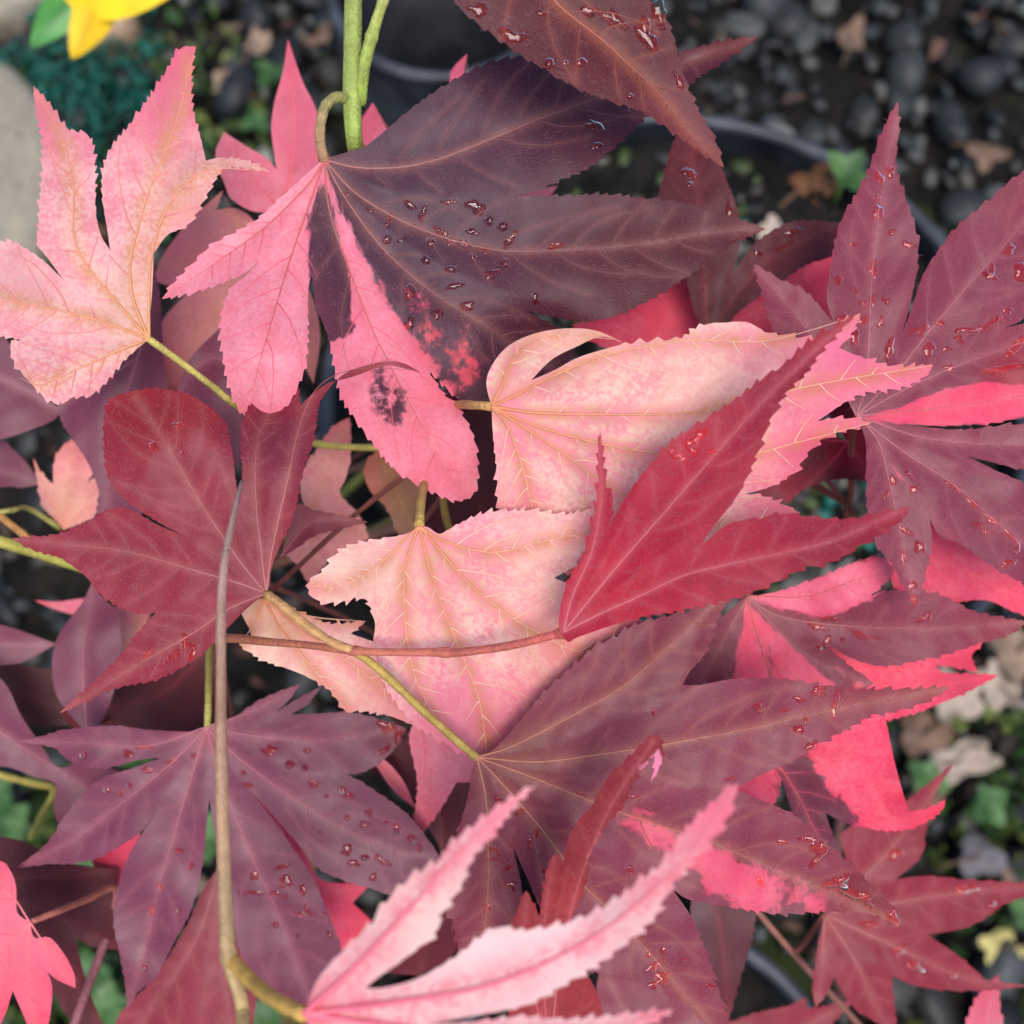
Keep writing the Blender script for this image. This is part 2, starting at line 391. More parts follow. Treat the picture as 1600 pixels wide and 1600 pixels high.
# ------------------------------------------------------------------ leaves
PRE = {  # base, mottle, mottle amount, vein colour, tip colour, patch colour (sRGB-ish albedos), glossy factor
 'purple': dict(c=(132, 40, 62), m=(112, 33, 53), mot=.4, v=(180, 112, 106), tip=(140, 34, 54), p=(214, 60, 92), dry=1.3),
 'lavender': dict(c=(120, 45, 70), m=(104, 37, 60), mot=.4, v=(186, 116, 122), tip=(118, 42, 64), p=(214, 60, 92), dry=1.75),
 'maroon': dict(c=(146, 38, 54), m=(124, 31, 46), mot=.4, v=(190, 120, 110), tip=(146, 34, 54), p=(228, 72, 100), dry=.9),
 'plum':   dict(c=(80, 34, 54), m=(66, 27, 45), mot=.4, v=(176, 112, 100), tip=(92, 24, 36), p=(238, 98, 128), dry=1.0),
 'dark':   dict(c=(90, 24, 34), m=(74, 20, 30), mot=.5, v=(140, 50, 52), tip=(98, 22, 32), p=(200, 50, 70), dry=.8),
 'red':    dict(c=(170, 28, 56), m=(150, 24, 46), mot=.4, v=(206, 110, 116), tip=(148, 30, 48), p=(214, 70, 100), dry=.6),
 'brick':  dict(c=(160, 36, 44), m=(130, 30, 40), mot=.6, v=(206, 100, 100), tip=(140, 26, 40), p=(236, 130, 140), dry=.8),
 'hot':    dict(c=(234, 58, 92), m=(244, 104, 126), mot=.7, v=(236, 96, 104), tip=(232, 50, 84), p=(110, 36, 54), dry=.7),
 'pink':   dict(c=(238, 118, 138), m=(242, 150, 156), mot=.7, v=(222, 92, 100), tip=(228, 84, 112), p=(150, 50, 70), dry=.7),
 'blush':  dict(c=(236, 140, 152), m=(246, 190, 178), mot=.85, v=(214, 150, 96), tip=(228, 88, 122), p=(236, 110, 140), dry=.7),
 'cream':  dict(c=(248, 204, 184), m=(238, 138, 150), mot=.95, v=(206, 124, 76), tip=(238, 110, 140), p=(236, 110, 140), dry=.7),
 'salmon': dict(c=(236, 138, 138), m=(244, 176, 158), mot=.7, v=(220, 140, 110), tip=(216, 90, 104), p=(150, 50, 70), dry=.7),
 'tan':    dict(c=(176, 122, 96), m=(150, 110, 70), mot=.7, v=(190, 140, 90), tip=(190, 90, 80), p=(150, 50, 70), dry=.7),
}
LEAF = {}; WETC = np.array([1.0, .55, .45])
class Leaf: pass

def smooth_noise(P, amp, wl, seed):
    r = np.random.default_rng(seed); z = np.zeros(len(P))
    for i in range(4):
        a = r.uniform(0, 6.28); k = 6.28 / (wl * r.uniform(.6, 1.6)); z += np.sin((P[:, 0] * math.cos(a) + P[:, 1] * math.sin(a)) * k + r.uniform(0, 6.28)) / 4
    return z * amp

class Raster:
    """coarse lookup of a leaf: inside / nearest main vein / distance to it"""
    def __init__(self, lf, step=3.0):
        self.lo = lf.poly.min(0) - 6; hi = lf.poly.max(0) + 6; self.st = step
        self.nx, self.ny = (np.ceil((hi - self.lo) / step).astype(int) + 1)
        X, Y = np.meshgrid(self.lo[0] + np.arange(self.nx) * step, self.lo[1] + np.arange(self.ny) * step)
        G = np.stack([X.ravel(), Y.ravel()], 1); self.ins = inside(G, lf.poly); best = np.full(len(G), 1e9); idx = np.zeros(len(G), int)
        for k, v in enumerate(lf.mains):
            d = seg_dist(G, v[::4] if len(v) > 8 else v); m_ = d < best; best[m_] = d[m_]; idx[m_] = k
        self.d, self.k = best, idx
    def at(self, p):
        i = int(round((p[0] - self.lo[0]) / self.st)); j = int(round((p[1] - self.lo[1]) / self.st))
        if i < 0 or j < 0 or i >= self.nx or j >= self.ny: return False, 0
        q = j * self.nx + i; return self.ins[q], self.k[q]

def march_side_veins(lf, r):
    out = []; R_ = Raster(lf); lf.raster = R_
    for vi, v in enumerate(lf.mains):
        s = np.r_[0, np.cumsum(np.hypot(*np.diff(v, axis=0).T))]; L_ = s[-1]
        gap = max(24, min(58, L_ / 9)); pos = gap * 1.2; side = 1
        while pos < L_ * .9:
            i = min(np.searchsorted(s, pos), len(v) - 2); p = v[i].copy(); tdir = v[i + 1] - v[i - 1 if i else 0]; tdir /= np.hypot(*tdir) + 1e-9
            ang = math.atan2(tdir[1], tdir[0]) + side * math.radians(r.uniform(42, 62)); path = [p.copy()]
            for k in range(26):
                ang -= side * math.radians(r.uniform(.2, 2.6)) + r.normal(0, .05); p = p + 6 * np.array([math.cos(ang), math.sin(ang)])
                ok, kk = R_.at(p)
                if not ok or (kk != vi and k > 1): break
                path.append(p.copy())
            if len(path) > 4: out.append(np.array(path[:-1]))
            pos += gap * r.uniform(.38, .7); side = -side
    return out

DROPS = {}
def drop_outline(d):
    x, y, rx = d[:3]; ry = d[3] if len(d) > 3 else rx; rot = math.radians(d[4]) if len(d) > 4 else 0; wob = d[5] if len(d) > 5 else .10
    n = 26; an = np.linspace(0, 2 * math.pi, n, endpoint=False); r = np.random.default_rng(int(x * 7 + y * 13)); rad = np.ones(n)
    for k in (2, 3, 4, 5): rad += wob / k ** .5 * np.sin(k * an + r.uniform(0, 6.28)) * r.uniform(.3, 1)
    u, v = rx * rad * np.cos(an), ry * rad * np.sin(an); c_, s_ = math.cos(rot), math.sin(rot)
    return np.array([x, y]), np.stack([u * c_ - v * s_, u * s_ + v * c_], 1)

def leaf(key, preset, branch, D, outline, veins, label=None, slope=(0, 0), fold=.22, curl=.12, und=6, serr=6.0, period=17.0, h=6.5,
         detail=2, bumps=(), patches=(), tints=(), vw=2.6, veincol=None, hairs=0, mot=None, petiole=None, pet_r=3.2, pet_col=(124, 66, 56), dry=None):
    pr = PRE[preset]; lf = Leaf(); LEAF[key] = lf; seed = sum(ord(c) * (i + 3) for i, c in enumerate(key)); r = np.random.default_rng(seed)
    lf.D, lf.slope, lf.fold, lf.curl, lf.und, lf.bumps, lf.seed = D, slope, fold, curl, und, bumps, seed
    P, tg = parse(outline); n = len(P)
    # split at sharp points, spline each run, add teeth that lean towards the lobe tips
    st = next((i for i in range(n) if tg[i]), 0); P = np.roll(P, -st, 0); tg = tg[st:] + tg[:st]
    sharp = [i for i in range(n) if tg[i]] + [n]
    ctr = P.mean(0); area2 = sum(P[i][0] * P[(i + 1) % n][1] - P[(i + 1) % n][0] * P[i][1] for i in range(n)); out_s = 1.0 if area2 > 0 else -1.0
    ring = []
    for a, b in zip(sharp[:-1], sharp[1:]):
        seg = np.vstack([P[a:b], P[b % n:b % n + 1]]); tA, tB = tg[a], tg[b % n]
        q = catmull(seg, 2.2 if serr else 6)
        if serr and len(q) > 6 and (tA == 't' or tB == 't') and 's' not in (tA, tB):
            s = np.r_[0, np.cumsum(np.hypot(*np.diff(q, axis=0).T))]; L_ = s[-1]
            T = np.gradient(q, axis=0); T /= np.hypot(*T.T)[:, None] + 1e-9; nrm = np.stack([T[:, 1], -T[:, 0]], 1) * out_s
            if tA == 't' and tB == 't': tow = np.where(s > L_ / 2, 1, -1.0); u = np.abs(s - L_ / 2) * 2 / L_
            elif tB == 't': tow = np.ones(len(s)); u = s / L_
            else: tow = -np.ones(len(s)); u = 1 - s / L_
            dist_tip = (1 - u) * L_
            # irregular tooth positions
            edges = [0.0]
            while edges[-1] < L_ + 1: edges.append(edges[-1] + period * r.uniform(.55, 1.35))
            edges = np.array(edges); ph = L_ - s if tA == 't' and tB != 't' else s
            k = np.searchsorted(edges, ph, side='right') - 1; k = np.clip(k, 0, len(edges) - 2)
            frac = (ph - edges[k]) / (edges[k + 1] - edges[k]); amp = r.uniform(.55, 1.25, len(edges))[k]
            saw = np.where(frac < .80, (frac / .80) ** 1.5, (1 - frac) / .20)
            env = np.clip((u - .12) / .25, 0, 1) * np.clip(dist_tip / 26, 0.0, 1)
            off = serr * amp * saw * env
            q = q + nrm * off[:, None] + T * (tow * off * .55)[:, None]
        ring.append(q[:-1])
    ring = np.vstack(ring); lf.poly = ring
    lf.mains = [catmull(parse(v)[0], 5) for v in veins]; lf.base = lf.mains[0][0]
    lf.size = np.hypot(*(ring - lf.base).T).max()
    lf.sides = march_side_veins(lf, r) if detail >= 2 else []
    # mesh
    lo, hi = ring.min(0), ring.max(0)
    gx, gy = np.meshgrid(np.arange(lo[0], hi[0], h), np.arange(lo[1], hi[1], h * .87)); gx[1::2] += h / 2
    G = np.stack([gx.ravel(), gy.ravel()], 1) + r.uniform(-h * .15, h * .15, (gx.size, 2))
    G = G[inside(G, ring)]
    if len(G): G = G[seg_dist_big(G, ring) > h * .45]
    wet = [drop_outline(d) for d in DROPS.get(key, ())]
    if wet:
        for c_, o_ in wet: G = G[~(np.abs(G - c_).max(1) < np.abs(o_).max() * 1.2) | ~inside(G, c_ + o_ * 1.22)]
        wp = np.vstack([c_ + o_ * q_ for c_, o_ in wet for q_ in (.5, .96, 1.1)] + [c_[None] for c_, o_ in wet]); wp = wp[inside(wp, ring)]
        wp = wp[seg_dist_big(wp, ring) > 1.2]; G = np.vstack([G, wp])
    allp = np.vstack([ring, G]); nr = len(ring)
    vv, _, ff, _, _, _ = delaunay_2d_cdt([Vector(p) for p in allp], [], [list(range(nr))], 1, 1e-4)
    pts = np.array([v[:] for v in vv]); ff = [f for f in ff if len(f) == 3]
    used = np.zeros(len(pts), bool); used[np.array(ff).ravel()] = True; remap = np.cumsum(used) - 1
    pts = pts[used]; ff = [(remap[a], remap[b_], remap[c]) for a, b_, c in ff]
    dep = depth(lf, pts); V = W(pts, dep)
    # colours
    rv = vein_dist(lf.mains, pts); t_ = np.hypot(*(pts - lf.base).T) / lf.size
    col = np.tile(lin(pr['c']), (len(pts), 1)); mc = np.tile(lin(pr['m']), (len(pts), 1)); pc = np.tile(lin(pr['p']), (len(pts), 1))
    vc = lin(veincol or pr['v'])
    wv = (np.exp(-(rv / (vw * 2.6)) ** 2) * (.8 if preset in ('cream', 'blush') else .5 if preset in ('salmon', 'tan') else .35))[:, None]
    if lf.sides:
        sv = vein_dist(lf.sides, pts); wv = np.maximum(wv, (np.exp(-(sv / 5) ** 2) * .2)[:, None])
    tip = np.clip((t_ - .55) / .45, 0, 1)[:, None] ** 1.3
    col = col * (1 - tip) + lin(pr['tip']) * tip; mc = mc * (1 - tip * .8) + lin(pr['tip']) * tip * .8
    mt = np.full(len(pts), pr['mot'] if mot is None else mot); patch = np.zeros(len(pts)); dr = np.full(len(pts), pr['dry'] if dry is None else dry)
    for tx, ty, tr_, tc, ts in tints:
        w_ = (np.exp(-(((pts[:, 0] - tx) ** 2 + (pts[:, 1] - ty) ** 2) / tr_ ** 2)) * ts)[:, None]
        col = col * (1 - w_) + lin(tc) * w_; mc = mc * (1 - w_) + lin(tc) * .9 * w_; pc = pc * (1 - w_) + lin(tc) * w_
    for poly_s, val, soft, colr in patches:
        pp = parse(poly_s)[0]; d_ = seg_dist(pts, np.vstack([pp, pp[:1]])); d_ = np.where(inside(pts, pp), d_, -d_)
        w_ = 1 / (1 + np.exp(-np.clip(d_ / soft, -30, 30))); patch = patch * (1 - w_) + val * w_
        if colr: pc = pc * (1 - w_[:, None]) + lin(colr) * w_[:, None]
    col = col * (1 - wv) + vc * wv; pc = pc * (1 - wv * .6) + (vc * .5 + lin((236, 90, 100)) * .5) * wv * .6
    for (c_, o_), bead_ in zip(wet, [len(d) > 5 and d[5] >= .3 for d in DROPS.get(key, ())]):                     # water fills the cuticle's relief: no dry sheen and a deeper colour under it
        near = np.where(np.abs(pts - c_).max(1) < np.abs(o_).max() * 1.2)[0]
        if len(near):
            w_ = near[inside(pts[near], c_ + o_ * 1.03)]; dr[w_] = 0.0; wc_ = WETC if bead_ else np.array([1.0, .7, .62]); col[w_] *= wc_; mc[w_] *= wc_; pc[w_] *= wc_
    luv = np.stack([pts[:, 0] * D / F * 1000, pts[:, 1] * D / F * 1000, np.full(len(pts), seed % 97 * 3.1)], 1)
    dv_ = pts - lf.base; rr_ = np.hypot(*dv_.T) * D / F * 1000; th_ = np.arctan2(dv_[:, 1], dv_[:, 0]); pol = np.stack([np.cos(th_) * 14, np.sin(th_) * 14, rr_ * .33 + seed % 53], 1)
    o0 = W(lf.base, depth(lf, lf.base[None]))[0]
    ob = mesh_obj("leaf", V, ff, M_LEAF, branch, o0, True, dict(col=col, mcol=mc, pcol=pc, mot=mt, patch=patch, dry=dr, luv=luv, pol=pol))
    if label: ob["label"] = label
    lf.ob = ob
    # main veins: one tube each
    if detail >= 1:
        for v in lf.mains:
            s = np.linspace(0, 1, len(v)); rad_px = vw * (1 - .85 * s) * .42
            k = D / F; vd = depth(lf, v) - rad_px * k * .35
            tv, tf = tube(W(v, vd), rad_px * k, 6)
            pk = patch_at(lf, patches, v); vmix = (.05 if preset in ('cream', 'blush') else .2) + .5 * s[:, None]; c_ = np.repeat(vc[None] * (1 - vmix) + lin(pr['c']) * vmix, 6, 0)
            if pk is not None: c_ = c_ * (1 - np.repeat(pk, 6)[:, None] * .6) + lin((214, 84, 88)) * np.repeat(pk, 6)[:, None] * .6
            mesh_obj("vein", tv, tf, M_VEIN, ob, o0, True, {"col": c_})
    if lf.sides:
        ac = Acc()
        for v in lf.sides:
            s = np.linspace(0, 1, len(v)); rad_px = vw * .22 * (1 - .75 * s); k = D / F
            tv, tf = tube(W(v, depth(lf, v) - rad_px * k * .3), rad_px * k, 4); pk = patch_at(lf, patches, v); cc = vc * .3 + lin(pr['c']) * .7
            if pk is not None and pk.mean() > .5: cc = lin((226, 90, 112))
            ac.add(tv, tf, col=cc)
        tag(ac.build("side_veins", M_VEIN, ob, o0), kind="stuff")
    if hairs:
        k = D / F; m_ = 4; cand = np.stack([r.uniform(lo[0], hi[0], hairs * 5), r.uniform(lo[1], hi[1], hairs * 5)], 1); cand = cand[inside(cand, lf.poly)][:hairs]
        nh = len(cand); dv = cand - lf.base; a_ = np.arctan2(dv[:, 1], dv[:, 0]) + r.normal(0, .8, nh); ln = r.uniform(4, 12, nh); da = r.normal(0, .35, nh); pp = [cand]
        for _ in range(m_): a_ = a_ + da; pp.append(pp[-1] + (ln / m_)[:, None] * np.stack([np.cos(a_), np.sin(a_)], 1))
        pp = np.stack(pp, 1); dd = depth(lf, pp.reshape(-1, 2)).reshape(nh, m_ + 1) - np.linspace(.2, 1.6, m_ + 1) * k
        Wp = W(pp.reshape(-1, 2), dd.ravel()).reshape(nh, m_ + 1, 3); T = np.gradient(Wp, axis=1); T /= np.linalg.norm(T, axis=2, keepdims=True) + 1e-12
        A_ = np.cross(T, np.array([.12, .93, .35])); A_ /= np.linalg.norm(A_, axis=2, keepdims=True) + 1e-12; B_ = np.cross(T, A_); rr_ = .17 * k
        ring3 = np.stack([Wp + rr_ * (math.cos(q_) * A_ + math.sin(q_) * B_) for q_ in (0, 2.094, 4.189)], 2)      # nh, m+1, 3, xyz
        VV = ring3.reshape(-1, 3); fb = []
        for i_ in range(m_):
            for j_ in range(3): fb.append((i_ * 3 + j_, i_ * 3 + (j_ + 1) % 3, (i_ + 1) * 3 + (j_ + 1) % 3, (i_ + 1) * 3 + j_))
        FF = (np.array(fb)[None] + (np.arange(nh) * 3 * (m_ + 1))[:, None, None]).reshape(-1, 4)
        tag(mesh_obj("hairs", VV, FF, M_HAIR, ob, o0, True, {"col": np.tile(lin((176, 116, 126)), (len(VV), 1))}), kind="stuff")
    if petiole:
        stem("petiole", petiole, pet_r, pet_col, ob, o0)
    return ob

def patch_at(lf, patches, v):
    if not patches: return None
    z = np.zeros(len(v))
    for poly_s, val, soft, _ in patches:
        pp = parse(poly_s)[0]; w_ = inside(v, pp).astype(float); z = z * (1 - w_) + val * w_
    return np.clip(z, 0, 1)

def seg_dist_big(G, ring):
    out = np.empty(len(G)); rr = np.vstack([ring, ring[:1]])
    for i in range(0, len(G), 400): out[i:i + 400] = seg_dist_pts(G[i:i + 400], rr)
    return out
def seg_dist_pts(P, R_):
    return np.sqrt(((P[:, None] - R_[None]) ** 2).sum(2)).min(1)
def vein_dist(vs_, P):
    pts = np.vstack(vs_); out = np.empty(len(P))
    for i in range(0, len(P), 800): out[i:i + 800] = np.sqrt(((P[i:i + 800, None] - pts[None]) ** 2).sum(2)).min(1)
    return out

def depth(lf, P):
    P = np.atleast_2d(np.asarray(P, float)); k = lf.D / F; dx = P - lf.base
    rv = np.min([seg_dist(P, v[::3] if len(v) > 6 else v) for v in lf.mains], axis=0)
    w = 55.0; z = -lf.fold * w * (1 - np.exp(-rv / w)) + 0 * rv
    if lf.sides:
        sv = vein_dist(lf.sides, P); z = z - np.sign(lf.fold or 1) * 0.8 * (1 - np.exp(-sv / 14))
    z = z + lf.slope[0] * dx[:, 0] + lf.slope[1] * dx[:, 1]
    t = np.hypot(dx[:, 0], dx[:, 1]) / lf.size
    z = z + lf.curl * lf.size * t ** 2 + smooth_noise(P, lf.und, 190, lf.seed) + smooth_noise(P, lf.und * .25, 60, lf.seed + 5)
    for bx, by, br, bh in lf.bumps:
        z = z + bh * np.exp(-((P[:, 0] - bx) ** 2 + (P[:, 1] - by) ** 2) / br ** 2)
    return lf.D + k * z

def stem(name, pts, rpx, colr, parent, o0=None, taper=1.0, n=10, nodes=()):
    """pts: 'x,y,depth ...' or list of (x,y,d); rpx radius in photo pixels at that depth"""
    if isinstance(pts, str): pts = [tuple(float(a) for a in tok.split(',')) for tok in pts.split()]
    P = np.array(pts, float); C_ = catmull(P * np.array([1, 1, 2000.0]), 7); C_[:, 2] /= 2000.0
    s = np.linspace(0, 1, len(C_)); rp = np.interp(s, np.linspace(0, 1, len(np.atleast_1d(rpx))), np.atleast_1d(rpx)) if np.ndim(rpx) else rpx * (1 - (1 - taper) * s)
    rp = rp * (1 + .05 * np.sin(s * 23 + P[0, 0]) + .03 * np.sin(s * 61) + .16 * np.exp(-((s - .37) / .012) ** 2) + .13 * np.exp(-((s - .63) / .012) ** 2))
    for nx, ny, na in nodes: rp = rp * (1 + na * np.exp(-((C_[:, 0] - nx) ** 2 + (C_[:, 1] - ny) ** 2) / 10 ** 2))
    Wp = W(C_[:, :2], C_[:, 2]); rad = rp * C_[:, 2] / F
    v, f = tube(Wp, rad, n); stk = np.tile(1 + .12 * np.sin(np.arange(n) * 2.3 + P[0, 0]), len(Wp)) * np.repeat(1 + .10 * np.sin(s * 37 + P[0, 1]) + .06 * np.sin(s * 91), n)
    cs = np.array([lin(c) for c in (colr if isinstance(colr[0], (tuple, list)) else (colr, colr))])
    ci = np.stack([np.interp(s, np.linspace(0, 1, len(cs)), cs[:, j]) for j in range(3)], 1)
    return mesh_obj(name, v, f, M_STEM, parent, o0 if o0 is not None else Wp[0], True, {"col": np.repeat(ci, n, 0) * stk[:, None]})

SOIL_PT = np.array([POT_C[0], POT_C[1], RIM - .035])
def cam_px(p):
    v = RM.T @ (np.asarray(p) - CP); d = -v[2]; return (800 + v[0] / d * F, 800 - v[1] / d * F, d)
def branch(label, group="maple branches", base=None):
    return thing("maple_branch", label, "maple branch", SOIL_PT if base is None else base, group)
def foot(dx, dy):
    return cam_px(SOIL_PT + np.array([dx, dy, -.01]))

# ------------------------------------------------------------------ where water lies on the leaves: x, y, rx, ry, turn, raggedness
DROPS['F4'] = [  # clear water bead on the dark lobes of the two-tone leaf
 
 (744, 324, 14, 11, 20, .3), (764, 345, 8), (786, 354, 10, 7, -20), (604, 374, 8), (627, 374, 8, 3, -20, .3), (673, 378, 8), (665, 406, 9, 7, 20, .2), (704, 378, 9, 7, 30, .2), (739, 401, 7), (790, 410, 8), (705, 420, 9, 7, 0, .2), (641, 455, 10, 14, 0, .15), (640, 505, 9, 10, 20, .3), (684, 489, 11, 9, 0, .3), (730, 478, 12, 7, -20, .3), (738, 362, 9, 5, 30, .4), (797, 375, 6, 14, 40, .3), (868, 384, 11, 6, -10, .3), (757, 390, 9, 4, 25, .3), (725, 380, 9, 4, 25, .3), (710, 447, 14, 5, -15, .3), (768, 428, 12, 8, 0, .4), (640, 320, 12, 5, 40, .4), (660, 335, 5, 12, 30, .4), (608, 345, 5, 10, 20, .4), (700, 316, 10, 4, 0, .4), (838, 468, 6, 9, 0, .3), (688, 362, 14, 4, 24, .3), (540, 303, 6, 3, 30, .2), (578, 328, 7, 3, 40, .2), (930, 196, 14, 7, 30, .4), (933, 227, 9, 5, 0, .3)]
DROPS['F5'] = [  # water film on the drooping dark maroon lobe
 (858, 98, 9), (883, 98, 6), (908, 97, 10, 8), (748, 15, 16, 10, 30, .4), (800, 55, 22, 11, 20, .4), (960, 30, 20, 12, 40, .4), (1010, 55, 22, 16, 50, .4), (1030, 20, 14, 18, 0, .4), (985, 150, 6, 5), (1062, 128, 5, 16, -20, .3), (848, 20, 9, 6, 0, .3), (920, 18, 14, 8, 30, .4)]
DROPS['F11'] = [  # water bead or streak on the wet purple leaf with a pink lobe
 
 (1390, 268, 9, 10, 0, .3), (1374, 278, 7, 10, 20, .4), (1372, 332, 10, 13, 0, .2), (1373, 308, 4), (1334, 382, 6, 4, 0, .4), (1393, 363, 6, 4, 0, .4), (1419, 382, 11, 5, 20, .4), (1365, 420, 7, 13, 10, .3), (1310, 438, 6, 9, 30, .3), (1338, 453, 7, 4, 0, .3), (1386, 470, 7, 6, 0, .4), (1350, 475, 8, 7, 0, .3), (1363, 470, 4, 12, 0, .3), (1316, 500, 12, 7, -30, .4), (1350, 500, 13, 6, -10, .4), (1377, 502, 5, 8, 0, .4), (1335, 527, 8, 13, 0, .4), (1390, 545, 8, 16, 15, .3), (1440, 516, 15, 9, -15, .4), (1452, 545, 12, 9, -20, .4), (1545, 508, 26, 6, -25, .4), (1500, 530, 9, 5, 20, .4), (1510, 515, 18, 4, -10, .4), (1545, 430, 10, 7, 30, .4), (1577, 390, 8, 10, 30, .4), (1595, 425, 12, 14, 0, .3), (1549, 423, 6, 12, 20, .3), (1485, 575, 8, 7, 0, .4), (1470, 505, 8, 5, 0, .3), (1590, 540, 26, 6, -40, .4), (1570, 575, 30, 7, -12, .3), (1480, 545, 7, 4, 0, .3), (1575, 485, 8, 5, 0, .3),
 (1395, 750, 5, 9, 0, .3), (1419, 738, 5), (1428, 765, 8, 6, 0, .4), (1386, 772, 4, 7, 30, .3), (1415, 830, 13, 4, 40, .4), (1437, 855, 8, 11, 0, .4), (1530, 820, 9, 5, 0, .4), (1540, 830, 7, 4, 30, .4), (1490, 760, 16, 4, 35, .3), (1520, 785, 16, 4, 40, .3), (1550, 812, 16, 5, 38, .3), (1580, 838, 16, 5, 42, .3), (1590, 855, 5, 9, 0, .3), (1577, 880, 14, 5, -10, .4), (1426, 915, 7, 8, 0, .4), (1430, 940, 12, 8, 20, .4), (1412, 870, 4, 12, 0, .3)]
DROPS['F10'] = [  # water bead or streak on the dusky maroon leaf
 
 (1186, 1107, 9, 8, 20, .3), (1249, 1093, 9, 5, 20, .3), (1249, 1140, 9, 8, 0, .3), (1228, 1110, 8, 3, 0, .3), (1306, 1100, 5, 24, 8, .25), (1280, 1080, 14, 7, 0, .4), (1268, 1165, 9, 7, -20, .4), (1259, 1125, 3, 8, 0, .3), (1021, 1113, 3, 6), (1140, 1217, 8, 3, -10, .3), (1280, 1330, 12, 16, 20, .4), (1270, 1350, 5, 10, 30, .3), (1222, 1317, 10, 4, -10, .3), (1188, 1378, 4, 10, -30, .3), (1310, 1380, 16, 12, 0, .5), (1340, 1400, 26, 9, 28, .4), (1396, 1435, 9, 13, -20, .3), (1262, 1312, 14, 5, 10, .3),
 (778, 1250, 5, 7, -20, .3), (814, 1268, 9, 5, 0, .4), (840, 1300, 5, 9, 30, .4), (827, 1320, 4, 9, 0, .4), (772, 1330, 10, 4, 20, .4), (770, 1343, 9, 3, 0, .4), (793, 1358, 5, 8, 30, .4), (798, 1385, 9, 7, -20, .5), (760, 1420, 5, 9, 0, .4), (752, 1435, 5, 3), (850, 1361, 8, 3, -30, .3), (985, 1360, 6, 7, 0, .4), (990, 1245, 6, 3), (998, 1247, 4, 4), (908, 1243, 6, 5, 0, .4),
 (1016, 1492, 8, 4, 0, .4), (1024, 1510, 5, 18, 60, .3), (1035, 1530, 15, 10, -10, .4), (1020, 1540, 10, 4, 0, .4), (1068, 1500, 6, 3), (1110, 1542, 7, 5, 0, .3), (1036, 1487, 5, 8, 0, .3)]
DROPS['F12'] = [  # water streak on the purple lobe of the pink-striped leaf
 (1275, 978, 16, 5, 15, .4), (1300, 968, 14, 4, 10, .4), (1340, 990, 18, 4, 25, .4), (1290, 1005, 6, 13, 40, .3), (1318, 1000, 6, 4), (1280, 1012, 6, 4), (1440, 968, 9, 4, -20, .3), (1452, 964, 4, 8, 10, .3), (1362, 996, 10, 3, 10, .3)]
DROPS['F2'] = [  # small red-tinged water bead on the crimson leaf
 (1078, 692, 10, 8, -30, .4), (1095, 680, 12, 7, -30, .4), (1086, 706, 8, 7, 0, .4), (1060, 712, 10, 5, -10, .4), (1112, 706, 6, 4, -20, .3), (1074, 736, 4), (1070, 718, 9, 3, 0, .3), (1050, 705, 8, 3, -40, .3)]
DROPS['F9'] = [  # water smear on the maroon leaf crossed by the tan stem
 (240, 697, 8, 6, 20, .4), (286, 707, 6, 4), (290, 1005, 12, 10, 0, .5), (268, 1025, 16, 5, -35, .4), (230, 1022, 9, 5, -30, .4), (300, 1022, 5, 12, 20, .4), (280, 665, 10, 5, 0, .4)]
DROPS['F13'] = [  # round water bead on the seven-pointed lavender leaf
 
 (576, 1272, 8), (569, 1290, 8, 7, 0, .25), (603, 1287, 5), (619, 1295, 9), (642, 1312, 8), (540, 1240, 12, 7, 30, .4), (542, 1278, 5), (655, 1325, 5, 8), (542, 1328, 10, 7, -20, .4), (597, 1345, 12, 5, 30, .4), (553, 1348, 8, 5, 30, .4), (570, 1340, 7, 5), (583, 1371, 6, 6, 0, .3), (420, 1173, 12, 7, 10, .4), (452, 1195, 8, 7), (480, 1173, 7, 4), (476, 1200, 5), (388, 1227, 9, 4, 0, .3), (380, 1208, 5, 4), (535, 1235, 7, 6), (490, 1225, 9, 6, 0, .3), (510, 1245, 4), (500, 1300, 3), (440, 1355, 12, 4, -10, .4), (445, 1378, 11, 10, 0, .3), (473, 1390, 6, 8, 0, .3), (397, 1368, 9, 6, 0, .3), (395, 1395, 14, 4, 0, .4), (432, 1398, 14, 4, 5, .4), (480, 1425, 5, 12, -30, .4), (468, 1430, 7, 6, 0, .4), (430, 1445, 6, 5), (514, 1462, 7), (505, 1430, 5), (465, 1463, 4),
 (130, 1181, 7, 6), (200, 1178, 10, 6, 10, .3), (232, 1203, 10, 5, 0, .3), (268, 1190, 9, 4, -20, .3), (167, 1235, 6), (202, 1228, 5), (190, 1240, 5, 5, 0, .3), (225, 1167, 12, 4, 0, .3), (250, 1207, 5, 3), (302, 1181, 5, 4), (236, 1423, 6, 9, 0, .3), (280, 1423, 5), (250, 1385, 6, 7, 0, .3), (298, 1353, 5, 7, 0, .3), (280, 1330, 8, 5, -30, .3), (225, 1513, 6, 5), (605, 1135, 14, 10, 0, .4), (622, 1150, 6, 12, 0, .3), (600, 1172, 12, 4, -30, .3)]
DROPS['B3'] = [  # water smear on the dark red leaf behind
 (1078, 270, 11, 8, 20, .4), (1078, 288, 6, 5), (1140, 325, 8, 10, 0, .4), (1240, 362, 16, 5, -10, .4), (1225, 385, 14, 4, -30, .4), (1185, 395, 7, 5, 0, .3), (1095, 390, 10, 5, 0, .4)]
DROPS['B12'] = [  # soft water smear on the out-of-focus maroon leaf
 (1400, 1335, 12, 10, 0, .5), (1510, 1390, 16, 8, 0, .5), (1430, 1510, 12, 8, 20, .5), (1405, 1485, 12, 6, 0, .5), (1550, 1412, 8, 5), (1360, 1445, 12, 6, 0, .4), (1490, 1525, 7, 4)]

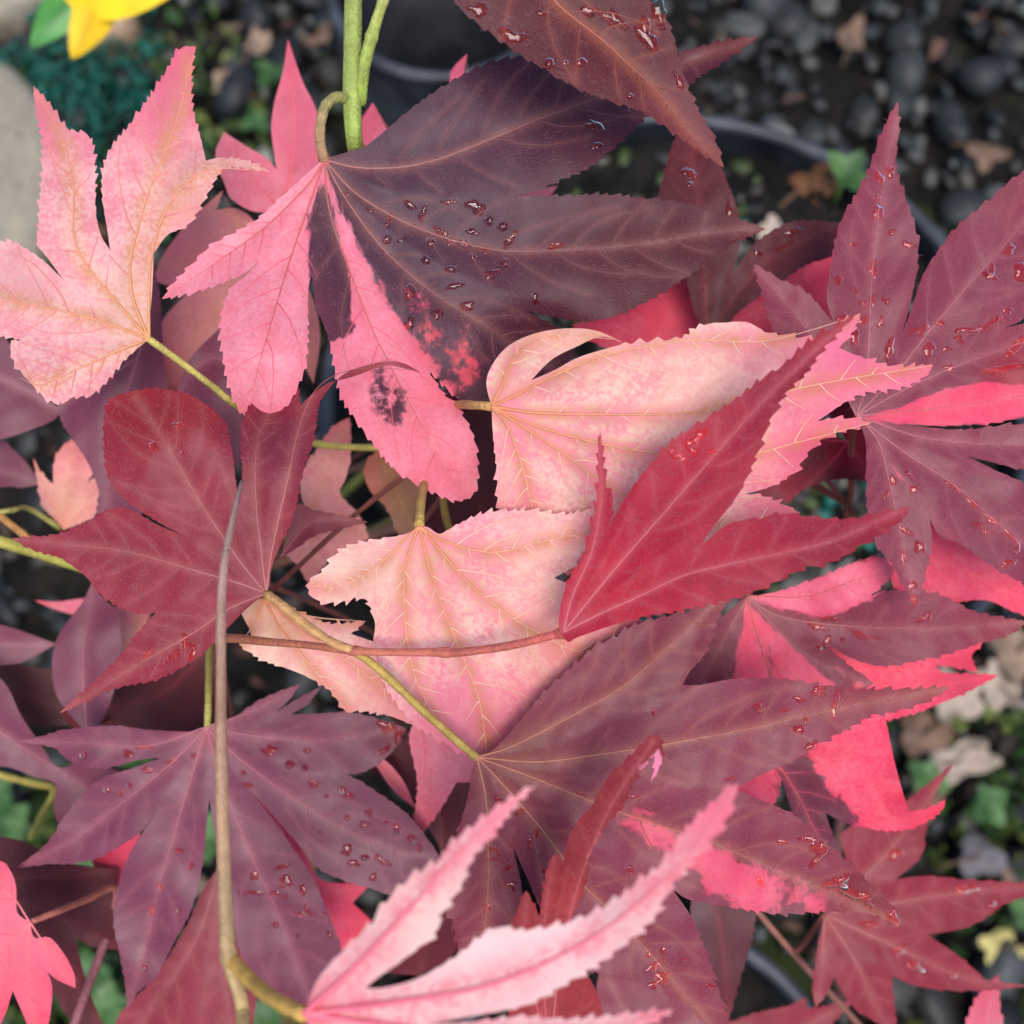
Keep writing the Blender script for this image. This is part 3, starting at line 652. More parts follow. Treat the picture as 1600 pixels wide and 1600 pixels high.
# ------------------------------------------------------------------ branches and leaves (positions read from the photograph)
# 1 hanging green stem with the two-tone leaf
b1 = branch("fresh green maple stem carrying the big half pink, half purple leaf")
stem("stem", [(556, -140, .215), (553, -40, .206), (551, 60, .203), (550, 150, .203), (556, 235, .206), (580, 330, .25), (700, 480, .36), foot(-.03, .02)], [14, 14, 13.5, 13, 12, 10, 12, 14], [(158, 168, 88), (160, 172, 84), (140, 176, 54), (120, 110, 60), (96, 70, 50)], b1, n=14)
stem("side_shoot", [(640, -120, .20), (606, -20, .199), (583, 50, .200), (568, 110, .202), (561, 165, .204)], [9, 9, 9, 10, 11], [(186, 172, 108), (168, 172, 88), (150, 170, 70)], b1, n=12)
leaf('F4', 'plum', b1, .200,
 "507,248n 560,232 580,222 650,165 720,120 770,98 830,88 900,84 970,84 1050,84 1090,75 1130,65 1185,57t 1150,82 1110,108 1075,130 1015,177 966,223 922,260 875,280 837,297 780,309 736,309 690,307n 760,306 870,307 940,305 1000,310 1060,318 1120,335 1160,345 1197,358t 1150,377 1110,405 1060,440 1006,472 955,494 918,501 880,498 820,485n 880,520 895,550 872,585t 820,620 770,640 725,628 685,592 645,545 612,492 590,455n 605,478 635,525 660,565 688,610 717,642 738,680 745,720 744,760 735,779t 705,780 660,758 620,735 590,700 560,660 535,620 525,580 517,540 505,505 494,480 488,440 488,425n 482,450 480,500 478,560 470,590 445,635 393,658t 375,640 358,600 350,560 345,520 350,480 362,450 385,430 409,404n 385,425 360,435 330,447 300,456 253,467t 275,440 300,415 330,385 370,363 400,345 430,318 460,290 490,262",
 ["507,250 560,262 628,261 690,247 770,216 850,183 935,152 1050,105 1180,58", "507,250 560,305 650,355 760,388 850,392 1000,382 1100,365 1194,358", "507,250 540,310 600,390 680,460 760,510 865,582",
  "507,250 515,330 545,420 580,510 604,560 640,630 690,720 735,776", "507,250 490,300 455,400 425,500 400,590 393,655", "507,250 480,290 420,350 360,395 256,466"],
 "large leaf split between glossy dark purple lobes and bright pink lobes", slope=(.05, .02), fold=.28, curl=.05, und=7, serr=5.5, period=20, h=5.2, hairs=900, vw=4.2,
 bumps=((410, 560, 120, -95), (700, 700, 90, 20), (1080, 90, 80, 60), (860, 560, 70, 55)),
 patches=(("514,240 504,275 480,345 486,420 486,600 400,690 310,660 215,475 470,240", 1.15, 4, (241, 128, 142)),
          ("505,262 520,300 556,375 598,455 640,520 750,670 775,820 600,775 500,640 495,545 548,520 545,440 524,350 508,285", 1.1, 5, (241, 120, 138)),
          ("492,330 515,350 540,440 550,505 520,515 498,500 486,430", .12, 9, None),
          ("588,556 606,560 648,640 632,672 578,660 562,605", 0.36, 9, None),
          ("640,470 690,480 765,545 770,640 715,620 650,540", .52, 16, (206, 52, 68)),
          ("590,440 620,440 660,480 640,500", .42, 10, (196, 60, 80))),
 tints=((1020, 380, 190, (86, 26, 34), .8), (700, 200, 170, (78, 44, 60), .6), (620, 360, 110, (74, 48, 62), .6), (430, 520, 70, (244, 130, 150), .3)),
 petiole=[(550, 158, .2035), (528, 152, .200), (509, 165, .198), (501, 195, .198), (501, 225, .199), (507, 251, .2005)], pet_r=[9, 8.5, 8, 8, 8, 9], pet_col=[(150, 160, 80), (168, 140, 96), (176, 130, 96)])
leaf('F5', 'dark', b1, .176,
 "830,-140n 770,-100 722,-40 712,0 740,30 770,52 800,75 830,95 850,106 880,125 920,145 960,158 1000,172 1030,190 1065,215 1100,240 1131,262t 1115,215 1095,180 1075,140 1062,100 1053,65 1040,30 1012,0 985,-50 930,-110",
 ["830,-140 850,-40 870,5 939,61 990,108 1026,142 1090,222 1130,260"], "wet dark maroon lobe drooping over the tip of the purple leaf", slope=(.1, .1), fold=.2, curl=.0, und=5, serr=5, period=24, hairs=220, vw=5.5, veincol=(200, 116, 86),
 tints=((1080, 210, 70, (116, 40, 56), .6), (760, 40, 60, (90, 36, 42), .6)),
 petiole=[(830, -140, .176), (760, -220, .185), (680, -200, .197), (640, -120, .20)], pet_r=7)
# 2 pale veined shoot: F6, F7, F8, F14
b4 = branch("thin yellow-green branch bearing the pale pink leaves with orange veins")
stem("stem", [(690, 700, .232), (700, 820, .245), (760, 900, .28), (900, 850, .36), foot(0, 0)], [5, 6, 7, 8, 12], [(170, 140, 70), (130, 100, 60), (96, 70, 50)], b4)
leaf('F6', 'blush', b4, .203,
 "233,530n 234,500 238,450 240,396n 263,366 293,351 317,314 341,272 360,259 422,268t 381,251 354,248 338,247 322,251n 314,219 300,169 299,111 306,72t 280,78 263,108 233,155 203,196 172,236 160,277 162,321 168,362 172,391n 158,368 150,337 148,310 147,253 140,216 118,206 101,199 81,169 52,134t 59,182 67,216 67,263 64,304 61,354 59,381 76,405 98,436n 67,407 34,386 10,378 -40,388 -100,430t -60,480 -20,515 0,524 40,529 86,530n 50,532 20,534 16,545t 24,567 50,601 78,625 98,631t 115,620 142,616 155,605 165,596 189,567 209,549",
 ["233,530 209,470 203,415 216,354 236,287 277,186 302,82", "233,530 182,472 135,415 115,365 114,290 95,210 55,140", "233,530 162,503 84,483 0,466 -90,432", "233,530 189,546 118,578 64,601 30,590", "233,530 233,450 240,385 265,320 320,268 415,266"],
 "pale pink leaf with cream veins on a yellow-green stalk", slope=(-.05, .0), fold=-.24, curl=.1, und=7, serr=6, period=17, h=5.5, vw=6.5,
 tints=((60, 170, 70, (232, 112, 140), .8), (295, 110, 80, (230, 100, 126), .8), (235, 200, 60, (234, 110, 128), .5), (200, 480, 70, (246, 200, 184), .7), (290, 310, 50, (236, 160, 140), .6), (30, 440, 60, (242, 176, 168), .6)),
 bumps=((320, 280, 60, -25), (100, 590, 70, -20)),
 petiole=[(233, 530, .203), (280, 564, .205), (330, 602, .208), (375, 636, .212), (480, 690, .232), (600, 700, .245), (690, 700, .232)], pet_r=[5.5, 5.5, 5.5, 5.5, 5], pet_col=(196, 178, 96))
leaf('F7', 'cream', b4, .186,
 "768,635n 760,601 767,574 790,544 824,525 865,515 905,513 939,519 974,536s 940,526 900,542 862,562 830,594s 865,579 905,558 960,541t 1000,536 1064,529 1094,510 1131,504 1169,504 1195,519 1225,525 1270,529 1300,515 1345,490t 1330,520 1311,543n 1337,555 1379,570 1412,574 1458,570t 1446,586 1412,603 1352,612 1326,624 1292,648 1277,658n 1311,654 1363,660t 1300,678 1270,697 1240,736 1206,759 1165,772n 1190,775 1250,801t 1200,835 1120,860 1050,870 960,850n 940,880 900,900t 850,880 800,840 780,797 777,736 770,675",
 ["768,635 785,600 806,556 860,524 960,530", "768,635 804,618 870,585 949,554 1080,532 1200,532 1340,494", "768,635 837,645 922,647 1040,647 1131,635 1280,600 1455,571", "768,635 850,670 1000,705 1150,712 1250,690 1360,661", "768,635 825,672 881,709 939,750 1010,790 1120,822 1245,801", "768,635 794,669 820,743 834,797 895,890"],
 "broad cream-pink leaf, underside up, with orange veins and a rolled edge", slope=(.02, .22), fold=-.2, curl=.06, und=7, serr=7.5, period=22, h=5.5, vw=6.0,
 bumps=((850, 530, 60, -40), (1300, 530, 90, -10)),
 tints=((1330, 560, 110, (238, 110, 142), .9), (1270, 710, 90, (234, 84, 120), .9), (1210, 790, 60, (236, 96, 128), .7), (900, 530, 70, (246, 196, 168), .7), (1100, 600, 110, (246, 190, 172), .6), (800, 760, 60, (238, 140, 150), .6), (1180, 540, 60, (240, 130, 146), .5)),
 petiole=[(768, 635, .186), (740, 633, .190), (712, 634, .208), (695, 660, .224), (690, 700, .232)], pet_r=7, pet_col=(204, 150, 90))
leaf('F8', 'cream', b4, .186,
 "655,822n 669,824 686,834 702,827 736,810 770,800 804,799 837,799 881,805 929,800 960,826t 912,858 895,885 866,903n 930,930 1012,975t 970,1030 900,1090 850,1130 800,1170 762,1200t 700,1162 650,1130 615,1090 592,1045 583,1000n 586,975 578,945 564,932 534,939 500,939 477,915t 505,892 530,863 564,849 628,836 648,827",
 ["655,822 686,842 736,858 780,862 850,845 950,825", "655,822 700,875 736,915 787,956 837,986 920,1020 1005,978", "655,822 672,890 700,970 725,1030 750,1100 763,1195", "655,822 640,860 632,898 633,972 650,1060 690,1140", "655,822 635,841 584,888 534,915 482,916"],
 "drooping cream and pink leaf fanned below its short upright stalk", slope=(.02, .16), fold=-.16, curl=.05, und=7, serr=7, period=20, h=5.5, vw=6.0,
 tints=((660, 950, 60, (238, 150, 150), .5), (720, 1120, 90, (240, 128, 150), .7), (840, 850, 80, (246, 194, 176), .6), (560, 890, 70, (246, 200, 176), .7), (760, 850, 50, (238, 120, 140), .4), (860, 990, 70, (240, 160, 140), .6)),
 petiole=[(655, 823, .1865), (657, 800, .189), (660, 770, .198), (670, 730, .22), (690, 700, .232)], pet_r=[8, 7, 7, 6, 5], pet_col=(196, 158, 84))
leaf('F14', 'cream', b4, .206,
 "412,934n 440,944 480,962 520,976 572,970t 548,990n 600,1012 650,1060 684,1112 692,1148t 640,1130 600,1116 565,1110 541,1113t 520,1082 490,1062 450,1045 410,1030 373,1007t 392,1000 391,985n 383,970 378,955 395,940",
 ["412,934 440,985 490,1045 541,1110", "412,934 470,985 540,1030 620,1090 690,1146", "412,934 400,970 375,1006", "412,934 480,962 570,971"],
 "low pale pink leaf with cream base under the crossing twig", slope=(.02, .06), fold=-.14, und=6, serr=5, h=6.5, vw=5.5, mot=.7,
 tints=((430, 960, 60, (246, 200, 160), .8), (600, 1090, 70, (240, 150, 140), .5)), petiole=[(412, 934, .206), (450, 900, .22), (560, 800, .236), (690, 700, .232)], pet_r=4)
leaf('TAN', 'tan', b4, .250, "588,704t 640,735 658,770 652,832 622,834t 605,795 578,766 570,730", ["650,830 625,780 590,708"], "olive brown withered leaf beside the upright stalk", detail=1, serr=3, h=9, vw=4,
 tints=((580, 770, 30, (214, 120, 100), .8),), petiole=[(650, 830, .25), (680, 790, .245), (700, 760, .24)], pet_r=4)
# 3 thin pinkish twig: F9, F2, F10
b3 = branch("slender pinkish twig ending in the crimson three-lobed leaf")
stem("stem", [(884, 988, .1775), (872, 990, .1795), (800, 1008, .182), (720, 1019, .1835), (690, 1019, .184), (620, 1019, .184), (555, 1017, .184), (480, 1008, .188), (385, 999, .199), (330, 985, .225), (380, 900, .30), (700, 800, .40), foot(-.05, -.01)], [7, 7, 6, 6, 7, 7.5, 8, 7.5, 7, 7, 8, 9, 10], [(196, 92, 84), (190, 110, 84), (170, 110, 84), (150, 100, 84), (110, 70, 60)], b3, nodes=((555, 1017, .45), (695, 1019, .3), (880, 990, .6)))
leaf('F9', 'maroon', b3, .187,
 "416,927n 421,915 424,888 435,858 452,821 462,790 472,736 486,699 493,662 499,628 518,602t 545,580 600,565 632,568 659,583s 628,575 600,572 550,589 515,597s 490,614 470,633n 466,612 459,588t 430,604 395,630 378,668 379,736 376,775 374,790n 370,763 366,736 361,702 351,662 324,635 287,615 243,608 206,611t 172,625 165,645 163,686 166,729 175,756 196,780 229,804 267,827 296,840n 250,822 202,797 169,797 135,817 94,834 61,839 18,841t 51,858 94,871 118,888 135,902 155,925 182,945 209,956 236,959t 262,949 285,940 312,936n 280,940 256,946 236,966 216,989 196,1016 175,1040 140,1072 92,1115t 135,1095 169,1078 209,1068 246,1060 297,1034 324,1013 337,1000 364,972 388,949",
 ["416,927 425,860 447,760 470,660 500,602 560,576 655,579", "416,927 408,860 400,780 403,690 440,610", "416,927 370,870 310,780 270,710 212,622", "416,927 370,910 300,890 200,862 100,850 25,842", "416,927 360,950 300,990 230,1030 150,1080 97,1112"],
 "maroon leaf with a rounded rolled lobe crossed by the tan stem", slope=(.0, .03), fold=.22, curl=.04, und=6, serr=4, period=14, h=5.5, hairs=700, vw=3.6,
 bumps=((420, 615, 75, 85), (600, 570, 70, -50), (215, 600, 70, 40), (240, 690, 80, -25)),
 tints=((220, 640, 60, (150, 30, 26), .7), (310, 640, 40, (146, 34, 30), .6), (250, 720, 70, (138, 34, 46), .6), (440, 700, 70, (112, 44, 62), .6)),
 petiole=[(416, 928, .187), (440, 945, .185), (480, 978, .184), (520, 1004, .184), (555, 1017, .184)], pet_r=[7, 7.5, 7.5, 7, 7], pet_col=(196, 146, 92))
leaf('F2', 'red', b3, .177,
 "876,990n 873,972 878,939 891,902 912,871 922,837 929,804 935,770 935,719 938,674t 942,709 945,753 956,787 952,814 939,852n 952,821 972,787 1000,746 1022,721 1045,695 1079,672 1120,646 1165,614 1195,590 1225,571 1262,537 1300,512 1338,490t 1285,545 1262,579 1225,616 1202,657 1187,695 1172,732 1150,777 1109,830 1098,850n 1139,819 1187,811 1217,804 1247,806 1292,811 1337,811 1375,802 1423,792t 1409,811 1375,834 1345,849 1322,867 1292,879 1255,886 1210,909 1157,931 1112,942 1056,954 1015,961 972,972 905,995 888,1003",
 ["880,988 895,930 925,860 941,770 939,680", "880,988 960,890 1030,810 1100,730 1200,620 1332,496", "880,988 940,958 1000,931 1075,897 1187,871 1300,845 1418,794"],
 "crimson three-lobed leaf with a needle-thin side lobe", slope=(-.10, .06), fold=.36, curl=-.02, und=5, serr=6.5, period=26, h=5.2, hairs=900, vw=3.4,
 tints=((1230, 610, 110, (138, 32, 50), .8), (1300, 830, 130, (136, 30, 48), .7), (960, 930, 80, (180, 24, 50), .7), (1060, 780, 70, (150, 28, 46), .4)))
leaf('F10', 'purple', b3, .187,
 "745,1183n 770,1172 794,1148 817,1121 854,1080 880,1056 905,1034 932,1010 960,998 989,979 1037,965 1075,957 1110,943 1140,922t 1124,961 1112,987 1101,1021 1079,1047 1067,1070n 1094,1070 1150,1061 1225,1062 1270,1070 1337,1077 1400,1078 1486,1074t 1442,1097 1394,1112 1360,1117 1322,1139 1270,1165 1240,1187 1199,1206 1161,1225 1146,1234n 1165,1240 1210,1259 1247,1279 1292,1319 1337,1360 1375,1397 1401,1427 1406,1449t 1375,1431 1349,1424 1281,1424 1225,1427 1180,1422 1124,1414 1075,1405 1050,1388n 1079,1431 1094,1469 1109,1506 1120,1544 1131,1577 1142,1612 1152,1650t 1115,1612 1090,1585 1056,1559 1022,1547 1000,1536 942,1522 918,1512 880,1480 850,1432 825,1375 801,1322n 812,1370 815,1400 812,1440 800,1480 775,1525 732,1562t 716,1478 709,1441 702,1424 706,1364 709,1320 723,1279 733,1235 737,1205",
 ["745,1183 790,1170 837,1148 888,1121 972,1073 1050,1005 1136,926", "745,1183 840,1190 940,1178 1037,1163 1187,1135 1340,1100 1482,1075", "745,1183 820,1210 920,1250 1000,1280 1112,1317 1210,1358 1300,1395 1404,1445", "745,1183 790,1230 850,1300 910,1380 980,1450 1050,1530 1148,1644", "745,1183 758,1240 762,1300 762,1400 752,1480 734,1555"],
 "large dusky maroon leaf with a pink streak in its lower lobe", slope=(.03, .05), fold=.24, curl=.03, und=8, serr=6, period=23, h=5.6, hairs=1100, vw=4.2, veincol=(196, 128, 100),
 patches=(("965,1262 1010,1280 1112,1322 1210,1364 1290,1400 1300,1430 1180,1430 1110,1390 1050,1330", 1.0, 15, (226, 72, 98)),
          ("1215,1372 1250,1385 1240,1430 1205,1430", .35, 8, None)),
 tints=((820, 1180, 60, (118, 66, 52), .6), (1360, 1400, 50, (120, 24, 26), .6), (1000, 1040, 110, (98, 38, 46), .5)),
 petiole=[(745, 1184, .187), (700, 1145, .1865), (650, 1100, .186), (595, 1048, .185), (555, 1017, .184)], pet_r=[7, 6.5, 6.5, 7, 7], pet_col=(184, 152, 76))
# 4 tan stem at the left, forking into the blurred pink leaf
b2 = branch("thick tan bare stem forking at its lower end into the pale pink leaf")
stem("stem", [(378, 752, .172), (366, 800, .166), (352, 870, .163), (346, 940, .162), (345, 1060, .161), (346, 1200, .159), (350, 1350, .157), (358, 1495, .155), (378, 1570, .155), (384, 1680, .158), (420, 1800, .25), foot(-.16, -.15)], [3, 7, 9, 10, 11, 11.5, 12, 13, 13, 13, 12, 14], [(150, 120, 112), (176, 132, 108), (182, 150, 104), (176, 156, 92), (190, 160, 84), (176, 140, 80)], b2, n=14, nodes=((358, 1497, .35),))
leaf('F1', 'blush', b2, .134,
 "474,1584n 500,1526 551,1472 578,1448 601,1414 642,1374 689,1344 702,1323 743,1290 783,1259 838,1226t 804,1258 767,1306 736,1342 719,1383 686,1431 679,1457 635,1495 590,1528 571,1544n 601,1543 652,1529 702,1502 736,1478 760,1458 780,1451 821,1455 871,1448 922,1431 962,1408 1006,1374 1040,1345 1075,1295 1112,1258 1154,1222t 1135,1277 1101,1322 1049,1382 1022,1431 1000,1452 956,1489 905,1522 854,1553 814,1572 736,1588 669,1600n 740,1597 821,1590 900,1594 1054,1578t 980,1612 900,1632 700,1650 550,1635 490,1610",
 ["474,1584 560,1505 640,1420 720,1330 834,1230", "474,1584 600,1568 760,1540 900,1480 1000,1410 1080,1330 1150,1226", "474,1584 700,1612 900,1615 1050,1579"],
 "blurred pale pink leaf with deep pink midribs reaching over the others", slope=(-.02, .03), fold=-.30, curl=-.02, und=5, serr=9, period=30, h=6, vw=13, veincol=(226, 100, 118),
 detail=1, tints=((760, 1430, 500, (242, 200, 192), .8), (560, 1490, 60, (238, 160, 166), .5), (490, 1580, 40, (230, 90, 110), .8), (760, 1300, 60, (234, 130, 150), .7), (1110, 1280, 70, (232, 100, 130), .8), (850, 1500, 130, (246, 206, 200), .8), (660, 1420, 90, (246, 206, 190), .7)), mot=.9,
 petiole=[(474, 1585, .134), (430, 1562, .140), (395, 1535, .149), (362, 1500, .155)], pet_r=[12, 12, 12, 12], pet_col=(214, 166, 84))
leaf('F3', 'brick', b2, .171,
 "860,1670n 925,1650 942,1600 936,1560 922,1530 900,1500 890,1445n 897,1425 912,1387 922,1349t 916,1347n 932,1316 949,1286 972,1259 983,1235 996,1212 1008,1192 1021,1180 1024,1196 1017,1222t 1031,1195 1035,1172 1030,1155 1020,1150 1006,1161 983,1185 956,1208 935,1239 925,1259 911,1272n 891,1303 884,1330 881,1347n 866,1334t 858,1350 851,1384 843,1431n 832,1411 822,1391t 810,1418 797,1452t 812,1500 802,1560 790,1640",
 ["860,1670 868,1560 888,1440 918,1340 960,1250 1020,1160", "860,1670 850,1540 852,1430 866,1340", "860,1670 825,1500 822,1398"],
 "small brick-red folded leaf with a hooked pink tip", slope=(.03, -.02), fold=.3, curl=0, und=4, serr=5, period=20, h=5, vw=4,
 patches=(("1000,1200 1030,1170 1040,1200 1015,1230", 1.2, 3, (244, 130, 160)), ("905,1350 925,1310 950,1280 955,1290 930,1340 905,1380", .6, 6, (232, 112, 112))),
 tints=((990, 1190, 50, (128, 24, 40), .8), (850, 1400, 40, (170, 36, 40), .6), (880, 1570, 60, (150, 30, 40), .7)), petiole=[(860, 1670, .171), (700, 1720, .17), (500, 1700, .16), (384, 1680, .158)], pet_r=7)
# 5 right-hand branch
b5 = branch("reddish branch of wet purple leaves, one with a single hot pink lobe")
stem("stem", [(1338, 652, .212), (1330, 700, .235), (1326, 790, .26), (1280, 860, .33), foot(.02, .01)], [5, 5, 5, 7, 10], [(160, 90, 80), (120, 70, 60)], b5)
leaf('F11', 'purple', b5, .207,
 "1338,650n 1318,610 1280,560 1240,530 1210,514 1195,469 1177,411t 1214,435 1255,454 1285,484 1302,504n 1292,469 1296,431 1311,356 1330,319 1356,270 1375,217 1386,191 1403,158t 1404,202 1399,255 1409,296 1424,337 1433,375 1433,412 1427,450 1418,491 1409,522n 1424,484 1442,431 1465,394 1499,352 1544,315 1577,285 1600,268 1705,190t 1690,330 1640,450 1600,497 1570,512n 1640,498 1760,480t 1700,560 1640,585 1560,595 1500,602 1450,622n 1487,607 1532,597 1600,597 1725,600t 1660,640 1600,651 1544,661 1469,665 1410,663n 1500,672 1600,664 1705,680t 1650,735 1600,733 1550,722 1512,713n 1562,738 1600,757 1700,820 1725,905t 1640,922 1600,910 1555,886 1506,852 1469,837 1453,810n 1456,845 1450,875 1442,905 1431,952t 1416,920 1394,882 1367,845 1356,800 1354,725 1352,687",
 ["1338,650 1300,575 1250,500 1182,420", "1338,650 1352,600 1358,520 1365,400 1385,260 1402,164", "1338,650 1395,590 1450,520 1500,460 1600,345 1700,196", "1338,650 1430,600 1540,555 1750,483", "1338,650 1480,636 1600,618 1715,601", "1338,650 1450,685 1600,695 1695,685", "1338,650 1412,706 1487,755 1544,804 1600,850 1720,902", "1338,650 1372,690 1392,765 1412,860 1430,946"],
 "big wet dusky purple leaf with one hot pink lobe", slope=(.06, .02), fold=.2, curl=.02, und=8, serr=4.5, period=24, h=5.8, hairs=700, vw=3.8, veincol=(186, 112, 118),
 patches=(("1345,655 1420,632 1490,607 1540,598 1600,603 1730,600 1650,640 1600,650 1544,662 1469,666 1410,662", 1.25, 4, (240, 62, 94)), ("1380,690 1420,720 1500,830 1450,800 1400,760", .36, 14, (222, 60, 90))),
 tints=((1590, 590, 50, (170, 22, 34), .7), (1360, 640, 40, (110, 60, 66), .5)))
leaf('B6', 'dark', b5, .238, "1325,690n 1290,640 1270,600 1330,590 1375,640 1372,710 1366,752t 1319,748 1262,760 1229,787t 1180,766 1168,712 1215,660", ["1325,690 1300,720 1235,780", "1325,690 1345,720 1362,748", "1325,690 1250,690 1180,750"], "dark crimson leaf in the gap behind the pink tips", detail=1, serr=3, h=8, vw=5, veincol=(220, 60, 90),
 tints=((1330, 690, 40, (190, 30, 60), .7), (1220, 740, 40, (180, 30, 60), .5)), petiole=[(1325, 690, .238), (1330, 740, .25), (1326, 790, .26)], pet_r=4, pet_col=(150, 60, 70))
leaf('B3', 'dark', b5, .232, "1105,528n 1086,490 1070,430 1040,380 1030,311 1037,277 1049,232 1076,168t 1110,215 1127,262 1142,300 1154,337 1155,380 1146,425 1130,470n 1138,442 1161,405 1187,375 1225,352 1262,345 1317,350t 1300,397 1262,412 1225,435 1187,461 1150,491 1135,512", ["1105,528 1100,440 1090,330 1078,180", "1105,528 1160,450 1220,395 1310,354"], "dark red wet leaf standing between the two big purple leaves", detail=2, serr=3, h=7, vw=3.6, dry=1.2,
 petiole=[(1105, 528, .232), (1180, 620, .25), (1326, 790, .26)], pet_r=4)
leaf('B3b', 'hot', b5, .247, "1118,518n 1187,461 1225,435 1262,410 1312,393t 1325,440 1315,500 1290,540t 1200,545 1150,532", ["1118,518 1220,460 1308,398", "1118,518 1200,510 1285,535"], "hot red-pink leaf under the dark red one", detail=2, und=11, serr=3, h=8, vw=4, petiole=[(1118, 518, .247), (1200, 640, .255), (1326, 790, .26)], pet_r=4)
leaf('B2', 'hot', b5, .243, "1000,560n 940,540 893,508t 955,495 1006,470 1037,452 1072,430t 1090,470 1092,525 1050,560", ["1000,560 960,530 900,510", "1000,560 1040,500 1070,436"], "red-pink leaf peeping out under the long purple lobe", detail=2, und=11, serr=4, h=8, vw=4, petiole=[(1000, 560, .243), (1100, 660, .255), (1326, 790, .26)], pet_r=4, tints=((1030, 480, 60, (226, 74, 92), .5),))
leaf('Bh', 'pink', b5, .247, "760,370n 700,300 600,260 560,205 582,160t 620,220 690,260 715,240 703,130 709,105 730,84t 724,130 735,200 770,270 800,300 872,290t 850,315 800,345", ["760,370 660,270 583,166", "760,370 740,220 728,90", "760,370 800,320 868,293"], "pink leaf hidden behind the purple one with only tips showing", detail=1, serr=0, h=9, vw=4, petiole=[(760, 370, .247), (1000, 560, .262), (1326, 790, .27)], pet_r=4)
leaf('B9', 'hot', b5, .236, "1380,850n 1420,805 1458,796t 1500,828 1560,878 1610,925 1665,975t 1590,957 1540,938 1480,942 1430,952t 1395,910", ["1380,850 1480,880 1655,970", "1380,850 1420,830 1455,800", "1380,850 1420,900 1432,945"], "hot pink leaf glowing below the wet purple leaf", detail=2, und=11, serr=4, h=8, vw=5, petiole=[(1380, 850, .236), (1350, 830, .25), (1326, 790, .26)], pet_r=4)
# 6 pink and purple leaves right of centre
b6 = branch("low reddish branch with the red-striped purple leaf and hot pink leaf")
stem("stem", [(1168, 930, .219), (1175, 960, .24), (1180, 1050, .28), (1150, 1000, .36), foot(.05, -.03)], [5, 5, 6, 7, 10], [(170, 100, 80), (110, 70, 60)], b6)
leaf('F12', 'purple', b6, .219,
 "1169,931n 1180,931 1232,920 1285,901 1337,879 1375,871 1400,894t 1367,924 1349,939 1319,954 1277,959 1232,952 1208,944n 1250,964 1300,962 1371,928 1412,924 1469,931 1517,954 1562,965 1606,971t 1577,991 1525,1006 1487,1019 1431,1032 1375,1040 1330,1028 1290,1006n 1320,1035 1366,1068t 1340,1080 1300,1085 1284,1084n 1275,1130 1250,1165t 1200,1130 1162,1090n 1120,1112 1072,1112t 1067,1064 1086,1040 1112,984 1150,945",
 ["1169,931 1260,932 1340,905 1397,893", "1169,931 1210,960 1300,976 1450,982 1602,972", "1169,931 1230,1000 1300,1045 1362,1066", "1169,931 1185,1000 1215,1080 1250,1160", "1169,931 1130,1000 1078,1108"],
 "purple leaf with hot pink stripes fanning from its base", slope=(.0, .03), fold=.2, curl=.02, und=6, serr=4.5, period=20, h=6.2, vw=3.4, hairs=200,
 patches=(("1172,931 1232,918 1285,899 1337,877 1400,870 1402,900 1367,926 1319,956 1277,961 1210,947", 1.2, 5, (238, 96, 122)), ("1166,940 1185,960 1245,1020 1300,1068 1290,1180 1190,1140 1148,1065 1158,990", 1.15, 5, (240, 70, 100)), ("1178,985 1188,985 1230,1080 1240,1130 1222,1120 1196,1050", .30, 7, None), ("1300,1040 1340,1055 1366,1070 1330,1085", .6, 8, (232, 90, 100))),
 bumps=((1330, 910, 70, -25),))
leaf('B10', 'hot', b6, .236, "1230,1000n 1290,1000 1360,1033 1431,1029 1490,1015 1537,1002t 1518,1026 1528,1050t 1490,1042 1462,1040n 1480,1052 1560,1055t 1500,1086 1440,1110 1375,1128t 1300,1110 1240,1050", ["1230,1000 1360,1045 1430,1040 1530,1006", "1230,1000 1380,1070 1470,1070 1555,1056", "1230,1000 1300,1070 1372,1124"], "hot pink leaf under the striped purple one, its tips spreading sideways", detail=2, und=11, serr=4, h=8, vw=5, tints=((1500, 1070, 40, (190, 60, 84), .6),),
 petiole=[(1230, 1000, .236), (1200, 1030, .26), (1180, 1050, .28)], pet_r=4)
leaf('B11', 'hot', b6, .226,
 "1165,1140n 1262,1110 1360,1096 1379,1110 1386,1135 1397,1187 1409,1232 1420,1268n 1450,1264 1477,1249t 1469,1268 1431,1291 1394,1297 1360,1294 1319,1285 1290,1270n 1302,1310 1312,1350 1304,1390t 1260,1335 1240,1275 1222,1218n 1215,1242 1205,1264t 1150,1245 1135,1180",
 ["1165,1140 1260,1150 1340,1200 1400,1278 1470,1256", "1165,1140 1220,1200 1270,1290 1302,1380", "1165,1140 1180,1200 1204,1258"], "hot pink twisted leaf with a hooked tip and a purple half", slope=(.05, .0), fold=.25, curl=.05, und=13, serr=5, period=17, h=6.5, vw=3,
 patches=(("1215,1190 1262,1172 1285,1220 1335,1275 1345,1296 1312,1290 1320,1400 1240,1330 1222,1230", 1.1, 10, (110, 44, 62)),), bumps=((1440, 1265, 60, -40), (1330, 1180, 60, -20)),
 petiole=[(1165, 1140, .226), (1170, 1100, .25), (1180, 1050, .28)], pet_r=4)
